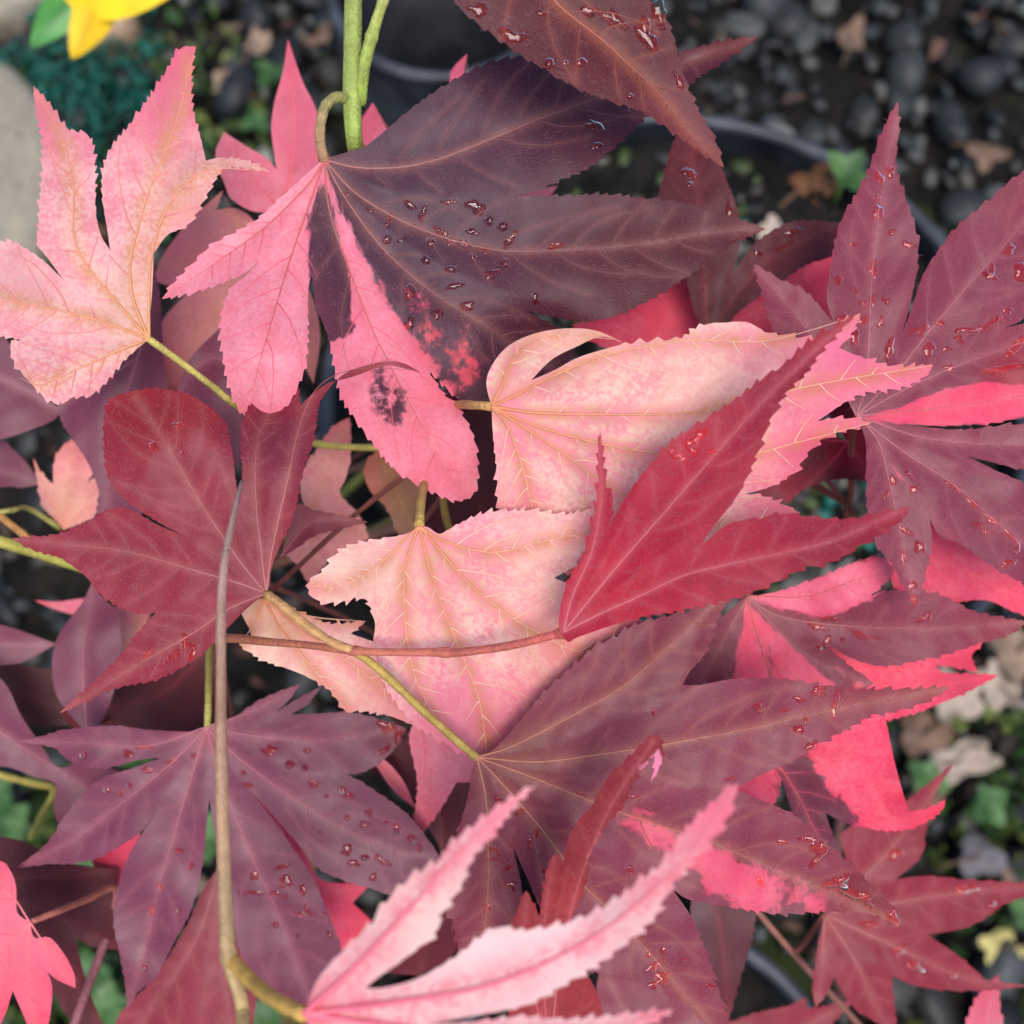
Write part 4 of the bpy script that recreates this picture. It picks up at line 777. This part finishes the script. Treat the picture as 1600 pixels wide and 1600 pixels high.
# 7 lower right
b7 = branch("lower branch of soft-focus maroon leaves beside the gravel")
stem("stem", [(1180, 1420, .27), (1240, 1490, .275), (1300, 1555, .285), (1345, 1605, .295), (1420, 1700, .33), (1300, 1500, .40), foot(.09, -.10)], [5, 5, 5, 6, 7, 8, 10], [(150, 96, 84), (120, 76, 70)], b7)
leaf('B12', 'maroon', b7, .262,
 "1288,1428n 1305,1400 1322,1350 1319,1300 1390,1270 1450,1226 1493,1190t 1465,1232 1450,1270 1446,1300 1439,1337 1412,1364 1382,1386n 1397,1375 1450,1369 1506,1375 1600,1379 1670,1380t 1577,1409 1544,1431 1506,1450 1450,1461n 1484,1484 1517,1510 1544,1532 1610,1540t 1555,1546 1487,1547 1431,1540 1394,1525n 1396,1562 1400,1600 1404,1650t 1375,1602 1337,1577 1311,1540 1304,1525n 1289,1555 1275,1574t 1270,1544 1277,1487",
 ["1288,1428 1370,1350 1420,1290 1488,1196", "1288,1428 1400,1410 1500,1395 1660,1381", "1288,1428 1400,1480 1500,1525 1600,1540", "1288,1428 1340,1510 1400,1640", "1288,1428 1285,1500 1277,1565"], "five-pointed maroon leaf out of focus over the gravel", fold=.22, und=7, serr=2.5, period=26, h=8, vw=3, slope=(.03, 0), petiole=[(1288, 1428, .262), (1260, 1470, .272), (1240, 1490, .275)], pet_r=5)
leaf('B13', 'dark', b7, .246, "1080,1385n 1130,1400 1178,1412 1171,1480 1157,1525 1138,1595t 1100,1560 1080,1480", ["1110,1392 1130,1480 1138,1585"], "wet dark red lobe hanging behind the dusky maroon leaf", detail=1, serr=3, h=8, vw=3, dry=1.3, petiole=[(1110, 1392, .246), (1150, 1410, .262), (1180, 1420, .27)], pet_r=4)
leaf('B14', 'maroon', b7, .285, "1200,1660n 1140,1640 1128,1602t 1180,1584 1230,1572 1259,1560 1264,1576 1336,1563t 1300,1600 1270,1655", ["1200,1660 1180,1610 1135,1604", "1200,1660 1250,1610 1330,1566"], "maroon leaf tips at the mossy pot", detail=1, serr=3, h=8, vw=3, petiole=[(1200, 1660, .285), (1300, 1680, .31), (1420, 1700, .33)], pet_r=4)
leaf('B14b', 'pink', b7, .270, "1540,1680n 1505,1640 1510,1600 1525,1562 1540,1544 1560,1521t 1562,1574 1567,1600 1575,1650", ["1540,1680 1540,1600 1558,1526"], "single pink lobe rising at the gravel edge", detail=1, serr=4, h=8, vw=4, tints=((1545, 1560, 60, (206, 70, 92), .7),), petiole=[(1540, 1680, .27), (1480, 1720, .30), (1420, 1700, .33)], pet_r=4)
leaf('P9', 'purple', b7, .262, "1000,1690n 930,1650 925,1590 940,1500t 1000,1525 1060,1555 1100,1590 1115,1640 1090,1690", ["1000,1690 980,1600 945,1510", "1000,1690 1050,1620 1090,1590"], "purple leaf low behind the brick-red one", detail=1, serr=0, h=9, vw=3, petiole=[(1000, 1690, .262), (1200, 1740, .30), (1420, 1700, .33)], pet_r=4)
# 8 seven-pointed lavender leaf and its neighbours
b8 = branch("branch holding the seven-pointed lavender-purple leaf behind the tan stem")
stem("stem", [(327, 1010, .245), (330, 960, .262), (345, 880, .30), (600, 820, .38), foot(-.06, .03)], [6, 6, 7, 8, 10], [(170, 150, 80), (120, 90, 60)], b8)
leaf('F13', 'lavender', b8, .226,
 "322,1136n 304,1143 236,1141 186,1135 145,1136 101,1141 57,1153 27,1158t 84,1168 108,1188 142,1200 175,1198 219,1187 252,1184n 202,1202 162,1215 132,1239 101,1276 78,1313 44,1343 15,1360t 67,1350 111,1349 152,1340 189,1320 216,1303 236,1279 251,1255n 233,1286 209,1323 189,1370 179,1414 179,1448 189,1499 196,1539 199,1578t 216,1549 243,1526 270,1475 294,1431 310,1381 319,1330 322,1296 327,1248n 335,1300 345,1380 362,1450 395,1520 440,1560 494,1574t 530,1530 533,1482 513,1431 489,1374 456,1323 425,1279 384,1228n 425,1272 466,1318 499,1357 540,1376 580,1388 618,1394 692,1346t 662,1303 632,1269 584,1235 551,1215 520,1208 478,1204n 530,1210 567,1206 598,1188 622,1162 634,1138t 601,1127 551,1114 500,1115 455,1116n 480,1100 503,1072t 470,1090 432,1112n 450,1095 470,1068t 439,1080 405,1095 371,1118 345,1130",
 ["322,1136 230,1165 130,1160 33,1158", "322,1136 270,1190 190,1255 110,1315 19,1358", "322,1136 300,1210 270,1310 245,1400 225,1490 200,1573", "322,1136 358,1249 402,1357 440,1440 488,1568", "322,1136 380,1190 450,1240 540,1296 620,1328 686,1346", "322,1136 400,1150 500,1155 630,1140", "322,1136 400,1108 465,1072"],
 "seven-pointed lavender-purple leaf dotted with water", slope=(.0, .02), fold=.16, curl=.04, und=7, serr=2, period=20, h=6.5, vw=3.4, veincol=(190, 112, 120), 
 tints=((325, 1145, 30, (150, 40, 40), .7), (615, 1145, 22, (110, 20, 20), .8), (480, 1340, 70, (96, 30, 40), .5)), petiole=[(324, 1136, .226), (326, 1080, .230), (327, 1010, .245)], pet_r=5.5, pet_col=(178, 164, 84))
leaf('P8', 'dark', b8, .262, "330,1010n 260,1050 150,1078 90,1110t 125,1142 200,1150 300,1142 332,1100", ["330,1010 240,1090 100,1112"], "brownish purple leaf between the maroon and the lavender leaves", detail=1, serr=0, h=10, vw=3, tints=((200, 1100, 80, (84, 44, 48), .7),), petiole=[(330, 1010, .262), (332, 980, .265), (330, 960, .262)], pet_r=4)
leaf('P11', 'maroon', b8, .250, "345,1350n 318,1390 290,1450 243,1526 185,1590 178,1655t 280,1650 372,1655t 395,1600 400,1480 370,1400", ["345,1350 300,1480 190,1640", "345,1350 350,1500 368,1640"], "pinkish maroon leaf under the lavender lobes", detail=2, dry=1.6, serr=2, h=9, vw=3, petiole=[(345, 1350, .25), (340, 1200, .262), (330, 960, .262)], pet_r=4)
leaf('B18a', 'hot', b8, .258, "420,1360n 395,1280 386,1226t 440,1285 480,1338 505,1376 580,1380t 551,1411n 582,1440t 534,1486 470,1440", ["420,1360 400,1300 388,1232", "420,1360 500,1390 575,1382", "420,1360 500,1430 576,1440"], "hot pink leaf glimpsed through the lavender lobes", detail=1, serr=0, h=9, vw=4, petiole=[(420, 1360, .258), (380, 1200, .265), (330, 960, .262)], pet_r=4)
leaf('B18b', 'hot', b8, .262, "230,1380n 170,1390 140,1340t 215,1296t 235,1340", ["230,1380 150,1345", "230,1380 216,1302"], "small hot pink leaf behind the lavender leaf's lower lobe", detail=1, serr=0, h=9, vw=4, petiole=[(230, 1380, .262), (280, 1200, .268), (330, 960, .262)], pet_r=4)
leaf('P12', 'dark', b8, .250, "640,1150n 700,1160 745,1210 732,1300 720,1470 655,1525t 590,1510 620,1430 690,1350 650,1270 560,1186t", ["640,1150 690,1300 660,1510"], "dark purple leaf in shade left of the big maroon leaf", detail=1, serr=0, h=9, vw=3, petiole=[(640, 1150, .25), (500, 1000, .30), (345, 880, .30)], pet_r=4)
leaf('B19', 'pink', b8, .232, "660,1110n 640,1150 653,1222 648,1286 662,1300t 689,1262 714,1222n 738,1222t 742,1190 700,1130", ["660,1110 665,1200 662,1292", "660,1110 700,1170 735,1216"], "pink lobes pointing down beside the maroon leaf's base", detail=1, serr=3, h=8, vw=4, petiole=[(660, 1110, .232), (600, 1000, .26), (345, 880, .30)], pet_r=4)
leaf('B19b', 'pink', b8, .240, "578,1180n 602,1188 630,1220 650,1264t 612,1232", ["585,1184 645,1258"], "thin pink sliver of leaf between dark lobes", detail=1, serr=0, h=8, vw=3, petiole=[(585, 1184, .24), (500, 1050, .27), (345, 880, .30)], pet_r=3)
# 9 left side
b9 = branch("thin green branch of soft purple leaves at the left with a small pink leaf")
stem("stem", [(-120, 810, .235), (0, 846, .238), (60, 864, .242), (130, 886, .247), (220, 900, .27), (420, 860, .34), foot(-.09, .04)], [9, 9, 9.5, 8, 7, 8, 10], [(178, 164, 76), (166, 166, 70), (120, 96, 56)], b9)
stem("side_shoot", [(-60, 740, .23), (0, 805, .238), (40, 838, .242), (62, 862, .243)], 6, (196, 140, 84), b9)
stem("side_shoot", [(-30, 805, .235), (20, 797, .24), (45, 795, .25), (95, 826, .258)], 4, (186, 176, 96), b9)
leaf('PK', 'salmon', b9, .258, "100,828n 84,810 67,790 58,745 52,715t 62,735 75,750 83,756n 84,729 92,706 117,681t 135,702 151,728t 136,754n 156,742t 152,780 148,804 125,818", ["100,828 75,770 54,722", "100,828 108,760 116,688", "100,828 135,790 152,746"], "small pale salmon leaf at the far left beside a purple lobe", detail=1, serr=3, h=6, vw=3, tints=((105, 790, 30, (240, 190, 150), .6),))
leaf('P1', 'lavender', b9, .250, "-60,540n 0,525 25,555 62,612 96,640t 84,656 44,673 0,687 -60,700t", ["-60,560 0,590 94,640", "-60,560 -30,640 -58,692"], "purple leaf tucked beneath the pale pink leaf", detail=1, serr=0, h=9, vw=3, petiole=[(-60, 560, .25), (-90, 700, .245), (-60, 740, .23)], pet_r=4)
leaf('P2', 'lavender', b9, .240, "236,395t 250,470 254,550 262,610 255,700 232,790 170,835t 152,800 155,770 135,719 98,662 90,630t 150,585 220,535 232,450", ["215,560 240,480 237,400", "215,560 180,680 165,825", "215,560 150,600 95,632"], "lavender purple leaf behind the rounded maroon lobe", detail=1, serr=2, h=8, vw=3.5, petiole=[(215, 560, .24), (180, 760, .262), (130, 886, .247)], pet_r=4)
leaf('P4', 'lavender', b9, .262, "-70,690n 0,688 20,702 44,726 63,757t 34,762 0,762 -70,790", ["-70,730 0,735 60,756"], "purple lobe at the left above the small salmon leaf", detail=1, serr=0, h=9, vw=3, petiole=[(-70, 730, .262), (-100, 770, .25), (-120, 810, .235)], pet_r=4)
leaf('P5', 'lavender', b9, .245, "130,1140n 90,1090 81,1040 88,1000 105,972 128,942 145,908t 162,935 184,957 188,989 189,1023 175,1090 150,1140", ["135,1138 130,1030 144,915"], "upright lavender lobe left of the maroon leaf", detail=1, serr=0, h=8, vw=4, petiole=[(135, 1138, .245), (180, 1100, .27), (220, 900, .27)], pet_r=4)
leaf('P5b', 'salmon', b9, .268, "190,1030n 175,950 236,955t 225,985 200,1020", ["190,1030 228,960"], "salmon lobe behind the maroon leaf's lower point", detail=1, serr=0, h=8, vw=3, petiole=[(190, 1030, .268), (210, 960, .275), (220, 900, .27)], pet_r=4)
leaf('P6', 'lavender', b9, .262, "-70,960n 0,976 34,986 88,1006t 51,1027 17,1038 -70,1040", ["-70,1000 0,1005 84,1006"], "purple leaf tip pointing right at the left edge", detail=1, serr=0, h=9, vw=3, petiole=[(-70, 1000, .262), (-110, 900, .25), (-120, 810, .235)], pet_r=4)
leaf('P6b', 'pink', b9, .275, "54,938t 90,940 140,936 150,960t 115,960 80,950", ["148,955 60,940"], "pink sliver of leaf above the purple tip", detail=1, serr=0, h=9, vw=3, petiole=[(148, 955, .275), (180, 920, .28), (220, 900, .27)], pet_r=4)
leaf('P7', 'lavender', b9, .252, "-70,1040n 0,1060 34,1120 67,1168 92,1200 140,1190 230,1230 240,1300t 160,1290 110,1300 91,1288 84,1262 86,1225 51,1213 14,1199 -70,1180", ["-70,1100 40,1170 150,1240 236,1292"], "dusky purple leaf behind the lavender leaf's left points", detail=1, serr=0, h=9, vw=3, petiole=[(-70, 1100, .252), (-120, 950, .25), (-120, 810, .235)], pet_r=4)
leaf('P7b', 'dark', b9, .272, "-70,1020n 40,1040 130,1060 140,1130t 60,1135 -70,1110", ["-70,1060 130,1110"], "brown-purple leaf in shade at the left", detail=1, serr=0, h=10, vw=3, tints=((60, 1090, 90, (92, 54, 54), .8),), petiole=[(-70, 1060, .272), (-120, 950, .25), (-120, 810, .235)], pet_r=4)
# 10 bottom-left
b10 = branch("bottom-left branch with a hot pink leaf on a pink stalk")
stem("stem", [(175, 1440, .262), (150, 1510, .256), (120, 1590, .25), (90, 1700, .255), (200, 1850, .35), foot(-.14, -.14)], [7, 7, 8, 8, 9, 10], [(160, 96, 100), (150, 92, 92), (120, 76, 70)], b10)
leaf('B16', 'hot', b10, .222, "47,1441n 27,1425 25,1384 14,1357 -2,1345 -70,1335t -90,1440 -85,1540 -30,1650t 5,1592 20,1548n 42,1600 62,1655t 76,1600 81,1566 81,1539 74,1519n 91,1532 118,1544t 116,1522 101,1492 78,1465 54,1465", ["47,1441 10,1390 -65,1340", "47,1441 0,1500 -28,1640", "47,1441 45,1530 62,1645", "47,1441 80,1490 116,1538"], "hot pink leaf with rounded lobes at the bottom left", fold=.1, serr=0, h=6, vw=4, curl=.1, veincol=(240, 130, 130), mot=.5,
 tints=((10, 1450, 110, (242, 124, 138), .8),), petiole=[(47, 1441, .222), (90, 1424, .228), (135, 1406, .24), (180, 1388, .252), (175, 1440, .262)], pet_r=5, pet_col=(206, 120, 104))
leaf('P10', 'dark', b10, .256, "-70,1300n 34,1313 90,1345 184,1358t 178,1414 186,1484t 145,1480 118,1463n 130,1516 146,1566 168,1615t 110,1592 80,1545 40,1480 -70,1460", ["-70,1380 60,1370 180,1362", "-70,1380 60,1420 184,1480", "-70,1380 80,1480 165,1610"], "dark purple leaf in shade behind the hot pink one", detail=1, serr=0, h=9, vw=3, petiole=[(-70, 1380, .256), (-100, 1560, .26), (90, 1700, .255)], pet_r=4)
stem("side_shoot", [(-80, 1190, .27), (0, 1211, .272), (50, 1224, .275), (84, 1234, .278), (66, 1272, .285), (48, 1308, .30)], 6, (176, 160, 80), b9)
# 11 upper left
b11 = branch("upper-left branch of soft pink leaves behind the two-tone leaf")
stem("stem", [(440, 332, .252), (430, 420, .262), (430, 600, .28), (520, 740, .32), foot(-.04, .05)], [5, 5, 6, 7, 10], [(180, 120, 100), (120, 80, 60)], b11)
leaf('B1a', 'pink', b11, .245, "440,332n 395,330 361,310 351,287 341,263 337,236 350,206t 381,226 415,246 432,264n 424,202 429,159 442,111 450,61t 472,125 489,159 499,189 505,230 492,280 462,330", ["440,332 390,270 352,212", "440,332 460,220 451,70"], "two-lobed soft pink leaf rising behind the two-tone leaf", detail=1, serr=0, h=7, vw=4, tints=((460, 200, 90, (220, 92, 118), .6),))
leaf('B1b', 'salmon', b11, .252, "430,420n 400,350 370,326 338,328n 349,297t 321,321 290,351 262,388 247,412t 246,440 300,452n 255,500 250,560 262,606t 285,612 320,570 370,520 430,480 470,560 490,600t 500,520 480,450", ["430,420 380,360 348,305", "430,420 340,410 250,415", "430,420 330,500 264,598", "430,420 470,500 488,590"], "salmon pink leaf in the gap between the pale and the two-tone leaves", detail=1, serr=0, h=8, vw=4, tints=((270, 400, 60, (226, 92, 116), .5),), mot=.5)
leaf('P3', 'lavender', b11, .236, "348,509t 331,524 304,551 290,574 276,610t 300,655 340,705 370,728t 388,690 392,640 382,560", ["380,580 330,560 280,605", "380,580 360,540 350,515", "380,580 375,650 369,720"], "dark lavender leaf crossed by the yellow-green stalk", detail=1, serr=0, h=8, vw=3, petiole=[(380, 580, .236), (400, 590, .26), (430, 600, .28)], pet_r=4)
leaf('B20a', 'salmon', b11, .252, "480,800n 470,770 474,735 500,697 520,668 546,652t 548,700 541,745 531,771 557,802 577,840t 545,860 515,872 484,914t 462,880 440,862t 465,835", ["480,800 510,740 543,660", "480,800 530,810 572,836", "480,800 490,850 482,905"], "salmon pink leaf in the shaded gap at the centre", detail=1, serr=3, h=8, vw=4, petiole=[(480, 800, .252), (490, 780, .28), (520, 740, .32)], pet_r=4)
leaf('P13', 'purple', b11, .228, "435,875n 442,858 452,824 466,789 489,797 540,807 575,816t 534,825 489,838 470,852", ["438,870 490,815 570,816"], "dark purple pointed lobe beside the maroon leaf's base", detail=1, serr=2, h=7, vw=3, petiole=[(438, 870, .228), (450, 800, .28), (520, 740, .32)], pet_r=4)
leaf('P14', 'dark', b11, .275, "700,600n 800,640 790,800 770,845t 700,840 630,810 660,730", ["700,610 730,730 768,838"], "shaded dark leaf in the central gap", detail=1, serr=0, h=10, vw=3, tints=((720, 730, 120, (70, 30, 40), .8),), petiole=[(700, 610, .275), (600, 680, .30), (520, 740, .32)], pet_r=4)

# ------------------------------------------------------------------ yellow shoot, seedlings, fallen leaves
def blade(name, parent, base, tip, width, colr, up=.1, mat=None, cup=.15, n=12, view=None):
    """simple ovate leaf from base to tip (world), slightly cupped, with a midrib crease"""
    base, tip = np.array(base, float), np.array(tip, float); ax = tip - base; L_ = np.linalg.norm(ax); ax /= L_
    sd = np.cross(view if view is not None else [0, 0, 1], ax); sd /= np.linalg.norm(sd) + 1e-9; upv = np.cross(ax, sd)
    V, Fc = [], []; m = 7
    for i in range(n + 1):
        t = i / n; w = width * (math.sin(math.pi * min(1, t ** .8)) ** .75) * (1 - .2 * t) + 1e-5
        for j in range(m):
            u = j / (m - 1) * 2 - 1
            V.append(base + ax * L_ * t + sd * w * u + upv * (cup * w * abs(u) ** 1.3 + up * L_ * math.sin(math.pi * t) * .5 + .04 * width * math.sin(9 * t + 3 * u)))
    for i in range(n):
        for j in range(m - 1): a = i * m + j; Fc.append((a, a + 1, a + m + 1, a + m))
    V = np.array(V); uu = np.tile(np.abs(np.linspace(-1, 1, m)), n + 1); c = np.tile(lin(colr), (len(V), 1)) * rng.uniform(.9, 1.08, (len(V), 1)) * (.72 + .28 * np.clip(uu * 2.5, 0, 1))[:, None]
    return mesh_obj(name, V, Fc, mat or M_GREEN, parent, base, True, {"col": c})

yb = W((300, -120), .45)[0]
ys = thing("yellow_shoot", "bright yellow leaf with a small green leaf over the pale stone", "leafy shoot", yb)
stem("stem", [(300, -120, .45), (220, -90, .44), (140, -40, .44), (115, 0, .44)], 6, (170, 160, 60), ys)
def pxblade(name, parent, a, b, wpx, colr, **k):
    A_, B_ = W(a[:2], a[2])[0], W(b[:2], b[2])[0]; return blade(name, parent, A_, B_, wpx * a[2] / F, colr, mat=M_YEL, view=CP - A_, **k)
M_YEL = vcol_material("yellow_leaf", 0.45, 120, 0.12, 0.4, 0.1, 200)
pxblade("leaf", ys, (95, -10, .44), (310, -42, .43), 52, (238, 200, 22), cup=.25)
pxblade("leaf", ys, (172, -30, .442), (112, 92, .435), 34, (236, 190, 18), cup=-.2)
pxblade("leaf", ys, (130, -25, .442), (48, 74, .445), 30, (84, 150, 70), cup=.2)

SEED = [(22, 250, "near the long tan stone"), (37, 324, "in front of the long tan stone"), (6, 295, "at the edge of the long tan stone"), (429, 132, "behind the soft pink leaf"), (405, 206, "beside the pink leaf's left lobe"), (262, 372, "under the pale pink leaf's thin lobe"),
        (1532, 1262, "on the gravel beside the hooked pink tip"), (1435, 1217, "behind the hot pink leaf"), (1596, 1431, "between fallen leaves at the right"), (1310, 300, "on the soil in the large pot"), (1020, 520, "under the red-pink leaf tips"),
        (20, 1262, "under the purple leaf at the left"), (45, 1300, "by the bent green stalk"), (162, 1375, "between the lavender points"), (165, 1520, "below the pink stalk"), (190, 1575, "below the lavender leaf's long point"), (440, 1590, "under the tan stem's fork"), (340, 1320, "in the slit beside the tan stem"), (650, 1585, "below the blurred pink leaf"), (785, 700, "in the gap left of the cream leaf"), (235, 1180, "behind the lavender leaf")]
for i, (px, py, where) in enumerate(SEED):
    deep = py > 1150 and px < 700
    z = RIM - .004 if where.endswith("large pot") or px in (1020, 785) else 0.012
    b_ = on_plane(px, py, z); b_[2] = z - .012
    s = thing("seedling", "small round-leaved green seedling " + where, "seedling", b_, "green seedlings")
    top = np.array([b_[0], b_[1], z + (.03 if deep else .012)]); v, f = tube(np.array([b_, b_ * .4 + top * .6, top]), .0012, 6); mesh_obj("stalk", v, f, M_GREEN, s, b_, True, {"col": np.tile(lin((110, 130, 60)), (len(v), 1))})
    nl = 7 if deep else 4; a0 = rng.uniform(0, 6.28)
    for k in range(nl):
        a = a0 + k * 6.28 / nl + rng.uniform(-.2, .2); L_ = rng.uniform(.011, .019) * (1.05 if deep else .9)
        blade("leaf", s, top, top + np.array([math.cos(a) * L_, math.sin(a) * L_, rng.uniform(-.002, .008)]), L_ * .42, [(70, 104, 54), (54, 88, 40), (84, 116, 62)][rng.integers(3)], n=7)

FALL = [(1490, 1085, .045, "pale curled fallen leaf below the hot pink points"), (1562, 1075, .04, "pale grey fallen leaf beside a pebble gap"), (1500, 1190, .05, "large pale fallen leaf by the green seedling"), (1440, 1150, .038, "brown fallen leaf behind the hot pink leaf"), (1590, 1020, .045, "tan fallen leaf at the right under purple points"), (1560, 1480, .03, "yellowish fallen leaf by the maroon points"), (1440, 1262, .03, "dull brown fallen leaf behind the hooked pink tip"), (1290, 770, .03, "pale fallen leaf seen through the gap of crimson leaves"), (1340, 860, .03, "cream fallen leaf under the crimson lobe"), (1330, 60, .04, "long brown fallen leaf on dark stones"), (1540, 240, .035, "brown fallen leaf on gravel right of the pot rim"),
        (400, 70, .03, "grey curled fallen leaf behind the pink tip"), (495, 60, .028, "brown fallen leaf left of the deep narrow pot"), (350, 130, .026, "tan fallen leaf between the pink points"), (1530, 1340, .032, "slate-brown fallen leaf under the maroon leaf"), (1270, 290, .03, "rust brown fallen leaf on the pot soil"), (1215, 365, .022, "white scrap of leaf in the large pot")]
def fallen(px, py, size, label):
    z = RIM - .008 if 'pot soil' in label or 'large pot' in label else .012
    c = on_plane(px, py, z); n = 60; an = np.linspace(0, 2 * math.pi, n, endpoint=False); nl = rng.integers(3, 6)
    r = size * .5 * (.62 + .38 * np.abs(np.cos(an * nl / 2 + rng.uniform(0, 3))) ** 1.4 + rng.normal(0, .02, n)); a0 = rng.uniform(0, 6.28); V = [np.array([[0, 0, 0.0]])]
    el = rng.uniform(.5, .95)
    for k in np.linspace(.16, 1, 7):
        x, y = r * k * np.cos(an), r * k * np.sin(an) * el; zz = (rng.uniform(.8, 1.3) * x ** 2 - .9 * y ** 2) / size * 1.1 + .04 * size * np.sin(an * 5 + k * 3) * k
        V.append(np.stack([x * math.cos(a0) - y * math.sin(a0), x * math.sin(a0) + y * math.cos(a0), zz], 1))
    V = np.vstack(V); Fc = [(0, 1 + j, 1 + (j + 1) % n) for j in range(n)]
    for i in range(6): Fc += [(1 + i * n + j, 1 + (i + 1) * n + j, 1 + (i + 1) * n + (j + 1) % n, 1 + i * n + (j + 1) % n) for j in range(n)]
    cc = (122, 96, 78) if 'brown' in label else (176, 158, 140) if 'pale' in label or 'white' in label or 'cream' in label else (150, 126, 104)
    if 'rust' in label: cc = (120, 78, 48)
    if 'slate' in label: cc = (110, 104, 106)
    if 'yellowish' in label: cc = (206, 190, 120)
    t = thing("fallen_leaf", label, "fallen leaf", c, "fallen dry leaves")
    mesh_obj("blade", V + c, Fc, M_LITTER, t, c, True, {"col": np.tile(lin(cc), (len(V), 1)) * rng.uniform(.85, 1.1, (len(V), 1))})
    st_ = c + np.stack([np.linspace(0, size * .8, 6) * math.cos(a0), np.linspace(0, size * .8, 6) * math.sin(a0), .002 + .004 * np.sin(np.linspace(0, 3, 6))], 1)
    v, f = tube(st_, .0009, 5); mesh_obj("stalk", v, f, M_LITTER, t, c, True, {"col": np.tile(lin((110, 84, 64)), (len(v), 1))})
for a in FALL: fallen(*a)

# ------------------------------------------------------------------ water lying on the leaves
WHERE = dict(F4="the dark lobes of the two-tone leaf", F5="the drooping dark maroon lobe", F11="the wet purple leaf with one hot pink lobe", F10="the large dusky maroon leaf", F12="the pink-striped purple leaf",
             F2="the crimson three-lobed leaf", F9="the maroon leaf crossed by the tan stem", F13="the seven-pointed lavender leaf", B3="the dark red leaf behind the purple ones", B12="the five-pointed maroon leaf by the gravel")
def drop(key, d):
    lf = LEAF[key]; c_, o_ = drop_outline(d); rx = d[2]; ry = d[3] if len(d) > 3 else rx; wob = d[5] if len(d) > 5 else .1; n = len(o_); kpx = lf.D / F
    ratio = max(rx, ry) / min(rx, ry); big = max(rx, ry)
    kind = "streak" if ratio >= 1.9 else "film" if wob >= .3 else "bead"
    if kind == "bead": nm = "large clear round water bead" if big >= 8 else "tiny clear round water bead"
    elif kind == "streak": nm = "long thin streak of water" if big >= 13 else "short thin streak of water"
    else: nm = "broad ragged film of water" if big >= 12 else "small ragged spot of water"
    label = nm + " on " + WHERE[key]; hgt = {"bead": .5, "streak": .3, "film": .26}[kind]
    rings = [1.0, .97, .88, .72, .48, .2]
    pts2 = np.vstack([c_ + o_ * q_ for q_ in rings] + [c_[None]]); hh = np.r_[np.concatenate([np.full(n, max(0, 1 - q_ ** 2) ** .6) for q_ in rings]), 1.0]
    base = W(pts2, depth(lf, pts2)); H_ = min(rx, ry) * hgt * kpx
    e = 3.0; t3 = np.array([c_, c_ + [e, 0], c_ + [0, e]]); b0, bx, by = W(t3, depth(lf, t3))
    nv = np.cross(bx - b0, by - b0); nv /= np.linalg.norm(nv) + 1e-12
    if nv @ (CP - b0) < 0: nv = -nv
    V = base + nv * (hh * H_ - .25 * kpx)[:, None]; Fc = []
    for i in range(len(rings) - 1): Fc += [(i * n + j, i * n + (j + 1) % n, (i + 1) * n + (j + 1) % n, (i + 1) * n + j) for j in range(n)]
    L0 = (len(rings) - 1) * n; Fc += [(L0 + j, L0 + (j + 1) % n, len(V) - 1) for j in range(n)]
    tag(mesh_obj("water_droplet", V, Fc, M_WATER, None, b0), label, "water droplet", label)
for key in DROPS:
    for d in DROPS[key]: drop(key, d)
